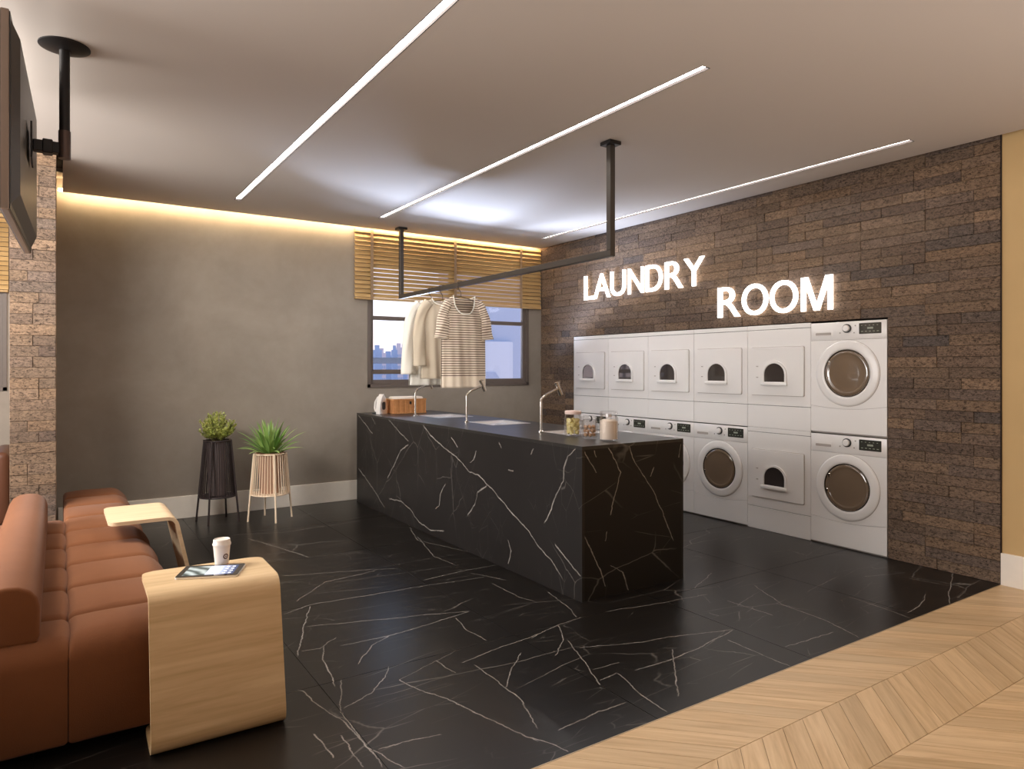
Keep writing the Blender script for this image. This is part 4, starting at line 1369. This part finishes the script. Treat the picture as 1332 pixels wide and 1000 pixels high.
# ------------------------------------------------------------------ sofa
sofa = thing('sofa', 'long rust brown channel tufted sofa along the left side with a bolster back', 'sofa', (0, 4.6, 0))
SO = Vector((0, 4.6, 0))
def cushion(x0, x1, y0, y1, z0, z1, rl, rr, rf, rbk, name, crown=0.022):
    # a channel of upholstery: top surface rolled off towards each side, straight flanks
    def axis(a0, a1, ra, rb_):
        q = [a0 + ra * (1 - math.cos(PI / 2 * k / 6)) for k in range(7)]
        q += [a0 + ra + (a1 - rb_ - a0 - ra) * k / 5 for k in range(1, 5)]
        q += [a1 - rb_ * (1 - math.cos(PI / 2 * k / 6)) for k in range(6, -1, -1)]
        return q
    def fr(d, R):
        return 0 if d >= R else R - math.sqrt(max(0, R * R - (R - d) ** 2))
    X, Y = axis(x0, x1, rl, rr), axis(y0, y1, rf, rbk)
    b = B()
    g = []
    for x in X:
        row = []
        for y in Y:
            u, w = (x - x0) / (x1 - x0) * 2 - 1, (y - y0) / (y1 - y0) * 2 - 1
            drop = min(math.hypot(fr(x - x0, rl) + fr(x1 - x, rr), fr(y - y0, rf) + fr(y1 - y, rbk)), .13)
            z = z1 - drop + crown * (1 - w * w) * (1 - u ** 4)
            row.append(b.bm.verts.new((x + crown * .9 * (1 - w * w) * max(0, u) ** 4, y - SO.y, z)))
        g.append(row)
    for i in range(len(X) - 1):
        for j in range(len(Y) - 1):
            b.bm.faces.new((g[i][j], g[i + 1][j], g[i + 1][j + 1], g[i][j + 1]))
    rim = [g[i][0] for i in range(len(X))] + [g[-1][j] for j in range(1, len(Y))] + [g[i][-1] for i in range(len(X) - 2, -1, -1)] + [g[0][j] for j in range(len(Y) - 2, 0, -1)]
    low = [b.bm.verts.new((v.co.x, v.co.y, z0 + .012)) for v in rim]
    cxm, cym = (x0 + x1) / 2, (y0 + y1) / 2 - SO.y
    bot = [b.bm.verts.new((v.co.x + (.010 if v.co.x < cxm else -.010), v.co.y + (.010 if v.co.y < cym else -.010), z0)) for v in rim]
    n = len(rim)
    for i in range(n):
        j = (i + 1) % n
        b.bm.faces.new((rim[i], low[i], low[j], rim[j]))
        b.bm.faces.new((low[i], bot[i], bot[j], low[j]))
    b.bm.faces.new(bot)
    return b.build(name, M['fabric'], sofa, 1.0)
seams = [2.935, 3.25, 3.67, 4.09, 4.51, 4.93, 5.35, 5.77, 6.14, 6.50]
for k, (a, b) in enumerate(zip(seams[:-1], seams[1:])):
    cushion(.032, .446, a + .0005, b - .0005, .045, .420, .030, .095, .085 if k == 0 else .046, .046 if k < 8 else .07, 'seat_cushion')
for k, (a, b) in enumerate(zip(seams[:6], seams[1:7])):
    cushion(-.66, .028, a + .0005, b - .0005, .045, .416, .08, .030, .080 if k == 0 else .046, .046, 'seat_cushion')
B().box(-.62, .40, 3.02 - SO.y, 5.3 - SO.y, .06, .34, .02, 2).build('base', M['black_plastic'], sofa)
for x, y in ((-.58, 3.1), (.32, 3.1), (-.58, 5.2), (.36, 5.2), (.36, 6.4)):
    B().cyl((x, y - SO.y, 0), (x, y - SO.y, .062), .022, .026, 14).build('foot', M['black_plastic'], sofa, 0.6)
# bolster back: rounded top, flat near end
prof = [(-.245, .416), (-.062, .416), (-.054, .44), (-.054, .545), (-.062, .580), (-.082, .607), (-.115, .624), (-.155, .628), (-.195, .624), (-.228, .604), (-.248, .57), (-.254, .52), (-.254, .44)]
bl = B().prism(prof, 2.985 - SO.y, 5.18 - SO.y, 'y')
es = [e for e in bl.bm.edges if abs(e.verts[0].co.y - e.verts[1].co.y) < 1e-5]
bmesh.ops.bevel(bl.bm, geom=es, offset=.014, segments=3, profile=.5, affect='EDGES')
o = bl.build('bolster', M['fabric'], sofa, 0.75)
# brown armchair in the bay behind the divider
t = thing('leather_armchair', 'brown leather armchair barely visible at the left edge beyond the brick end', 'armchair', (-0.80, 7.25, 0))
B().box(-.36, .36, -.34, .34, .12, .42, .05, 3).build('seat', M['brown_leather'], t, 0.9)
B().box(-.36, .36, .22, .40, .30, .74, .06, 4).build('backrest', M['brown_leather'], t, 0.9)
for s in (-1, 1):
    B().box(s * .41 - .06, s * .41 + .06, -.36, .38, .12, .72, .05, 4).build('armrest', M['brown_leather'], t, 0.9)
    for q in (-1, 1):
        B().cyl((s * .36, q * .30, 0), (s * .36, q * .30, .12), .018, .024, 12).build('leg', M['black_metal'], t, 0.6)

# ------------------------------------------------------------------ C shaped oak side tables
def c_table(label, loc, rotz, m, hgt=.560, wid=.472, depth_top=.33, lean=.115, foot=.26):
    # local: x = width, panel at y=0 (bottom), top reaches +y, panel leans towards +y with height
    t = thing('side_table', label, 'side table', loc, rotz)
    th = .020
    path = fillet([(foot, th / 2), (0.0, th / 2), (lean, hgt - th / 2), (lean + depth_top, hgt - th / 2)], .055, 8)
    def strip(path, hw0, corner=0.0):
        # offset the path to get a plate cross section, then sweep across the width
        out, inn = [], []
        for i, p in enumerate(path):
            a = path[max(0, i - 1)]
            b = path[min(len(path) - 1, i + 1)]
            d = (b - a).normalized()
            n = Vector((-d.y, d.x))
            out.append(p + n * th / 2)
            inn.append(p - n * th / 2)
        return out, inn
    L = [0.0]
    for a, b in zip(path[:-1], path[1:]): L.append(L[-1] + (b - a).length)
    # refine near both free ends for rounded corners
    fine = []
    for i in range(len(path) - 1):
        seg_len = (path[i + 1] - path[i]).length
        n = 1
        if i == 0 or i == len(path) - 2: n = 24
        for k in range(n):
            fine.append(path[i].lerp(path[i + 1], k / n))
    fine.append(path[-1])
    path = fine
    L = [0.0]
    for a, b in zip(path[:-1], path[1:]): L.append(L[-1] + (b - a).length)
    out, inn = strip(path, wid / 2)
    R = .045
    def half(i):
        d = min(L[i], L[-1] - L[i])
        if d < R: return wid / 2 - R + math.sqrt(max(0, R * R - (R - d) ** 2))
        return wid / 2
    b = B()
    vs = []
    for i in range(len(path)):
        h = half(i)
        vs.append([b.bm.verts.new((-h, out[i].x, out[i].y)), b.bm.verts.new((h, out[i].x, out[i].y)), b.bm.verts.new((h, inn[i].x, inn[i].y)), b.bm.verts.new((-h, inn[i].x, inn[i].y))])
    for i in range(len(path) - 1):
        for k in range(4):
            j = (k + 1) % 4
            b.bm.faces.new((vs[i][k], vs[i][j], vs[i + 1][j], vs[i + 1][k]))
    b.bm.faces.new(vs[0][::-1])
    b.bm.faces.new(vs[-1])
    b.build('bent_plywood_shell', m, t, 0.6)
    return t
c_table('C shaped pale oak side table in the foreground with a cup and tablet on it', (.512, 2.742, 0.0005), math.radians(-1), M['oak'])
c_table('C shaped pale side table farther back, its top over the sofa seat', (.672, 4.55, 0.0005), PI / 2, M['oak_y'], wid=.50)

TZ = .5605
t = thing('paper_cup', 'takeaway paper cup with a white lid on the near side table', 'cup', (.582, 3.125, TZ + .0005))
B().lathe([(.0001, .001), (.0255, .001), (.0265, 0), (.0345, .088), (.0335, .088), (.026, .004)], 32, cap=False).build('cup_body', M['paper'], t, 0.8)
B().lathe([(.0267, .0005), (.0275, .008)], 32, cap=False).build('red_band', M['cup_red'], t)
B().lathe([(.0362, .086), (.0372, .089), (.0368, .094), (.0345, .097), (.0335, .110), (.0315, .112), (.028, .108), (.0001, .108)], 32, cap=False).build('cup_lid', M['lid'], t, 0.7)
# small round emblem printed on the cup
eb = B()
th0 = math.radians(-70)
for k in range(10):
    a0, a1 = k / 10 * 2 * PI, (k + 1) / 10 * 2 * PI
    def P(a, r, rad=.0315):
        z = .042 + r * math.sin(a)
        th = th0 + r * math.cos(a) / rad
        rr = .0267 + (z / .088) * .0078 + .0008
        return (rr * math.cos(th), rr * math.sin(th), z)
    eb.quad([P(a0, .007), P(a1, .007), P(a1, .012), P(a0, .012)])
    eb.quad([P(a0, .0005), P(a0, .003), P(a1, .003), P(a1, .0005)])
eb.build('round_emblem', M['cup_brown'], t)

# tablet
tx = (Vector((.371, 3.007)) + Vector((.466, 3.16)) + Vector((.679, 3.046)) + Vector((.585, 2.914))) / 4
ux = (Vector((.585, 2.914)) - Vector((.371, 3.007)))
ang = math.atan2(ux.y, ux.x)
t = thing('tablet', 'black bordered tablet with its screen on, lying on the near side table', 'tablet', (tx.x, tx.y + .005, TZ + .0008), ang)
B().prism(rrect(-.119, .119, -.084, .084, .012), 0, .0072, 'z').build('tablet_body', M['steel'], t)
B().prism(rrect(-.1178, .1178, -.0828, .0828, .011), .0074, .0084, 'z').build('tablet_glass', M['screen'], t)
def scr():
    t_ = NT('lit_tablet_display')
    co = obj_co(t_)
    sp = t_.n('ShaderNodeSeparateXYZ')
    t_.l(co, sp.inputs[0])
    w_ = t_.n('ShaderNodeTexWave', wave_type='BANDS', bands_direction='DIAGONAL')
    t_.l(co, w_.inputs[0])
    w_.inputs['Scale'].default_value = 9
    w_.inputs['Distortion'].default_value = 4
    leftc = t_.mix(w_.outputs[1], lin(74, 84, 80), lin(206, 214, 210))
    rightc = t_.ramp(t_.math('MULTIPLY_ADD', sp.outputs[0], 10, 0.1), [(0.0, lin(226, 230, 246)), (0.5, lin(198, 206, 236)), (1.0, lin(70, 84, 120))])
    c = t_.mix(t_.math('GREATER_THAN', sp.outputs[0], -0.012), leftc, rightc)
    t_.set(color=(0, 0, 0, 1), emit=c, emits=0.75, rough=0.1)
    return t_.m
o = B().box(-.097, .097, -.062, .062, .0085, .0088).build('lit_display', scr(), t)
ic = B()
for i in range(4):
    for j in range(4):
        ic.box(.006 + i * .023, .018 + i * .023, -.055 + j * .03, -.041 + j * .03, .0089, .0091)
stuff(ic.build('icons', glow('icon_blue', (0.25, 0.35, 0.6), 0.6), t))

# ------------------------------------------------------------------ plants on wire stands
def stand(label, loc, r_top, z_top, r_mid, z_mid, r_foot, m, rot, n_rods, rod_r):
    t = thing('plant_stand', label, 'plant stand', loc, rot)
    def ring(r, z, rr, name):
        B().tube([(r * math.cos(2 * PI * k / 36), r * math.sin(2 * PI * k / 36), z) for k in range(37)], rr, 8, cap=False).build(name, m, t, 1.0)
    ring(r_top, z_top, .0065, 'top_ring')
    ring(r_mid, z_mid, .0060, 'lower_ring')
    rods = B()
    for k in range(n_rods):
        a = 2 * PI * (k + .5) / n_rods
        rods.cyl((r_top * math.cos(a), r_top * math.sin(a), z_top), (r_mid * math.cos(a), r_mid * math.sin(a), z_mid), rod_r, seg=6)
    stuff(rods.build('cage_rods', m, t, 1.0))
    for k in range(4):
        a = PI / 2 * k
        B().cyl((r_foot * math.cos(a), r_foot * math.sin(a), 0), ((r_top + .004) * math.cos(a), (r_top + .004) * math.sin(a), z_top + .004), .0085, seg=10).build('leg', m, t, 0.8)
    pl = B().lathe([(.0001, 0), (r_mid - .008, 0), (r_mid - .008, .004), (.0001, .004)], 32, (0, 0, z_mid + .004), cap=False)
    pl.build('shelf', m, t)
    return t
stand('dark slatted cone plant stand holding the bushy plant', (1.215, 6.715, 0), .118, .740, .158, .235, .195, M['stand_black'], math.radians(-33), 44, .0034)
stand('cream slatted plant stand holding the spiky plant', (1.640, 6.545, 0), .142, .610, .168, .240, .198, M['cream_metal'], 0, 40, .0036)

def leaf(b, base, d, L, W, curl=0.2, segs=2):
    d = Vector(d).normalized()
    side = d.cross(Vector((0, 0, 1)))
    if side.length < 1e-3: side = Vector((1, 0, 0))
    side.normalize()
    up = side.cross(d)
    base = Vector(base)
    a = b.bm.verts.new(base)
    mid = base + d * L * .5 + up * curl * L * .2
    l_, r_ = b.bm.verts.new(mid - side * W / 2), b.bm.verts.new(mid + side * W / 2)
    c = b.bm.verts.new(base + d * L)
    b.bm.faces.new((a, r_, c, l_))
# bushy plant
t = thing('bushy_plant', 'round bushy plant with small yellow green leaves in the dark stand', 'plant', (1.215, 6.715, .2450))
B().lathe([(.0001, 0), (.075, 0), (.102, .43), (.108, .50), (.100, .50), (.095, .43), (.0001, .42)], 28, cap=False).build('pot', M['pot'], t, 0.7)
B().lathe([(.094, .470), (.05, .474), (.0001, .476)], 20, cap=False).build('soil', M['soil'], t)
rp = random.Random(21)
fo = B()
stem = B()
cz_ = .615
for k in range(75):
    a = rp.uniform(0, 2 * PI)
    el = rp.uniform(-0.62, 1.0)
    el = math.asin(el)
    R_ = rp.uniform(.12, .162)
    tip = Vector((R_ * math.cos(a) * math.cos(el), R_ * math.sin(a) * math.cos(el), cz_ + R_ * .95 * math.sin(el)))
    st = Vector((.02 * math.cos(a), .02 * math.sin(a), .475))
    midp = st.lerp(tip, .55) + Vector((0, 0, .01))
    stem.tube([st, midp, tip], .0016, 5)
    for q in range(34):
        u = rp.uniform(.45, 1.0)
        p = st.lerp(tip, u)
        d = Vector((rp.uniform(-1, 1), rp.uniform(-1, 1), rp.uniform(-.3, 1))) + (tip - st).normalized() * .6
        leaf(fo, p, d, rp.uniform(.022, .036), rp.uniform(.012, .018))
stuff(fo.build('foliage', M['bush'], t))
stuff(stem.build('stems', plain('green_brown_stem', (90, 84, 50), 0.7), t))

# spiky plant: each blade its own part
t = thing('spiky_plant', 'spiky plant with long arching green blades in the cream stand', 'plant', (1.640, 6.545, .2500))
B().lathe([(.0001, 0), (.085, 0), (.120, .33), (.126, .372), (.118, .372), (.112, .33), (.0001, .32)], 28, cap=False).build('pot', M['pot_tan'], t, 0.7)
B().lathe([(.110, .345), (.05, .35), (.0001, .352)], 20, cap=False).build('soil', M['soil'], t)
def blade(a, lean, L, W, droop):
    b = B()
    n = 9
    p = Vector((.02 * math.cos(a), .02 * math.sin(a), .345))
    hd = Vector((math.cos(a), math.sin(a), 0))
    sd = Vector((-math.sin(a), math.cos(a), 0))
    prev = None
    for i in range(n + 1):
        u = i / n
        th = lean + droop * u * u
        d = hd * math.sin(th) + Vector((0, 0, 1)) * math.cos(th)
        nrm = sd.cross(d)
        w = W * (.45 + 1.1 * u if u < .4 else (.89 * (1 - ((u - .4) / .6) ** 1.7))) 
        row = [b.bm.verts.new(p - sd * w / 2 + nrm * w * .18), b.bm.verts.new(p), b.bm.verts.new(p + sd * w / 2 + nrm * w * .18)]
        if prev:
            b.bm.faces.new((prev[0], prev[1], row[1], row[0]))
            b.bm.faces.new((prev[1], prev[2], row[2], row[1]))
        prev = row
        p = p + d * (L / n)
    o = b.build('leaf', M['blade'], t, 1.5)
for k in range(58):
    a = k * 2.39996 + rp.uniform(-.2, .2)
    q = k / 58
    lean = .08 + q * 1.15 + rp.uniform(-.08, .08)
    blade(a, lean, rp.uniform(.30, .38) * (1.0 if q < .6 else .92), rp.uniform(.034, .048), .35 + q * .55)

# ------------------------------------------------------------------ ceiling mounted television
t = thing('television', 'flat television seen edge on at the top left, on a ceiling mount', 'television', (-0.150, 3.89, 2.40), math.atan2(4.50 - 3.285, -.134 + .170) - PI / 2)
# local: y along the screen width, screen faces -x, back faces +x
TW, TH = .608, .388
B().box(-.018, .010, -TW, TW, -TH, TH, .004, 2).build('housing', plain('grey_metal_tv_edge', (140, 124, 112), 0.3, 0.8), t)
B().box(-.0225, -.0185, -TW + .002, TW - .002, -TH + .002, TH - .002, .001, 1).build('screen', M['screen'], t)
B().box(.0103, .013, -TW + .006, TW - .006, -TH + .006, TH - .006).build('back_seam', M['black_plastic'], t)
bc = B()
bp = bmesh.ops.create_cube(bc.bm, size=1)
for v in bp['verts']:
    out = v.co.x > 0
    v.co = Vector((.0132 if not out else .040, v.co.y * 2 * (TW - .03 - (.05 if out else 0)), v.co.z * 2 * (TH - .03 - (.05 if out else 0))))
bc.build('back_cover', plain('dark_grey_tv_back', (78, 72, 66), 0.4, 0.3), t)
t = thing('ceiling_mount', 'black pole television mount with a round ceiling plate', 'mount', (.025, 3.806, H))
B().lathe([(.0001, -.0005), (.104, -.0005), (.104, -.006), (.075, -.016), (.030, -.022), (.0001, -.022)], 40, cap=False).build('ceiling_plate', M['black_metal'], t, 0.5)
B().cyl((0, 0, -.022), (0, 0, -.395), .0215, seg=24).build('pole', M['black_metal'], t, 0.6)
B().cyl((0, 0, -.395), (0, 0, -.523), .0250, seg=24).build('sleeve', plain('satin_dark_pole_sleeve', (92, 76, 70), 0.3, 0.6), t, 0.6)
B().box(-.120, -.020, -.024, .024, -.505, -.455, .003, 1).build('arm', M['black_metal'], t)
B().box(-.085, -.045, -.030, .030, -.512, -.448, .004, 1).build('swivel_joint', M['black_metal'], t)
B().prism([(-.10, -.56), (-.10, -.40), (.10, -.40), (.10, -.56)], -.128, -.1205, 'x').build('bracket', M['black_metal'], t)
# stray empties check: nothing else
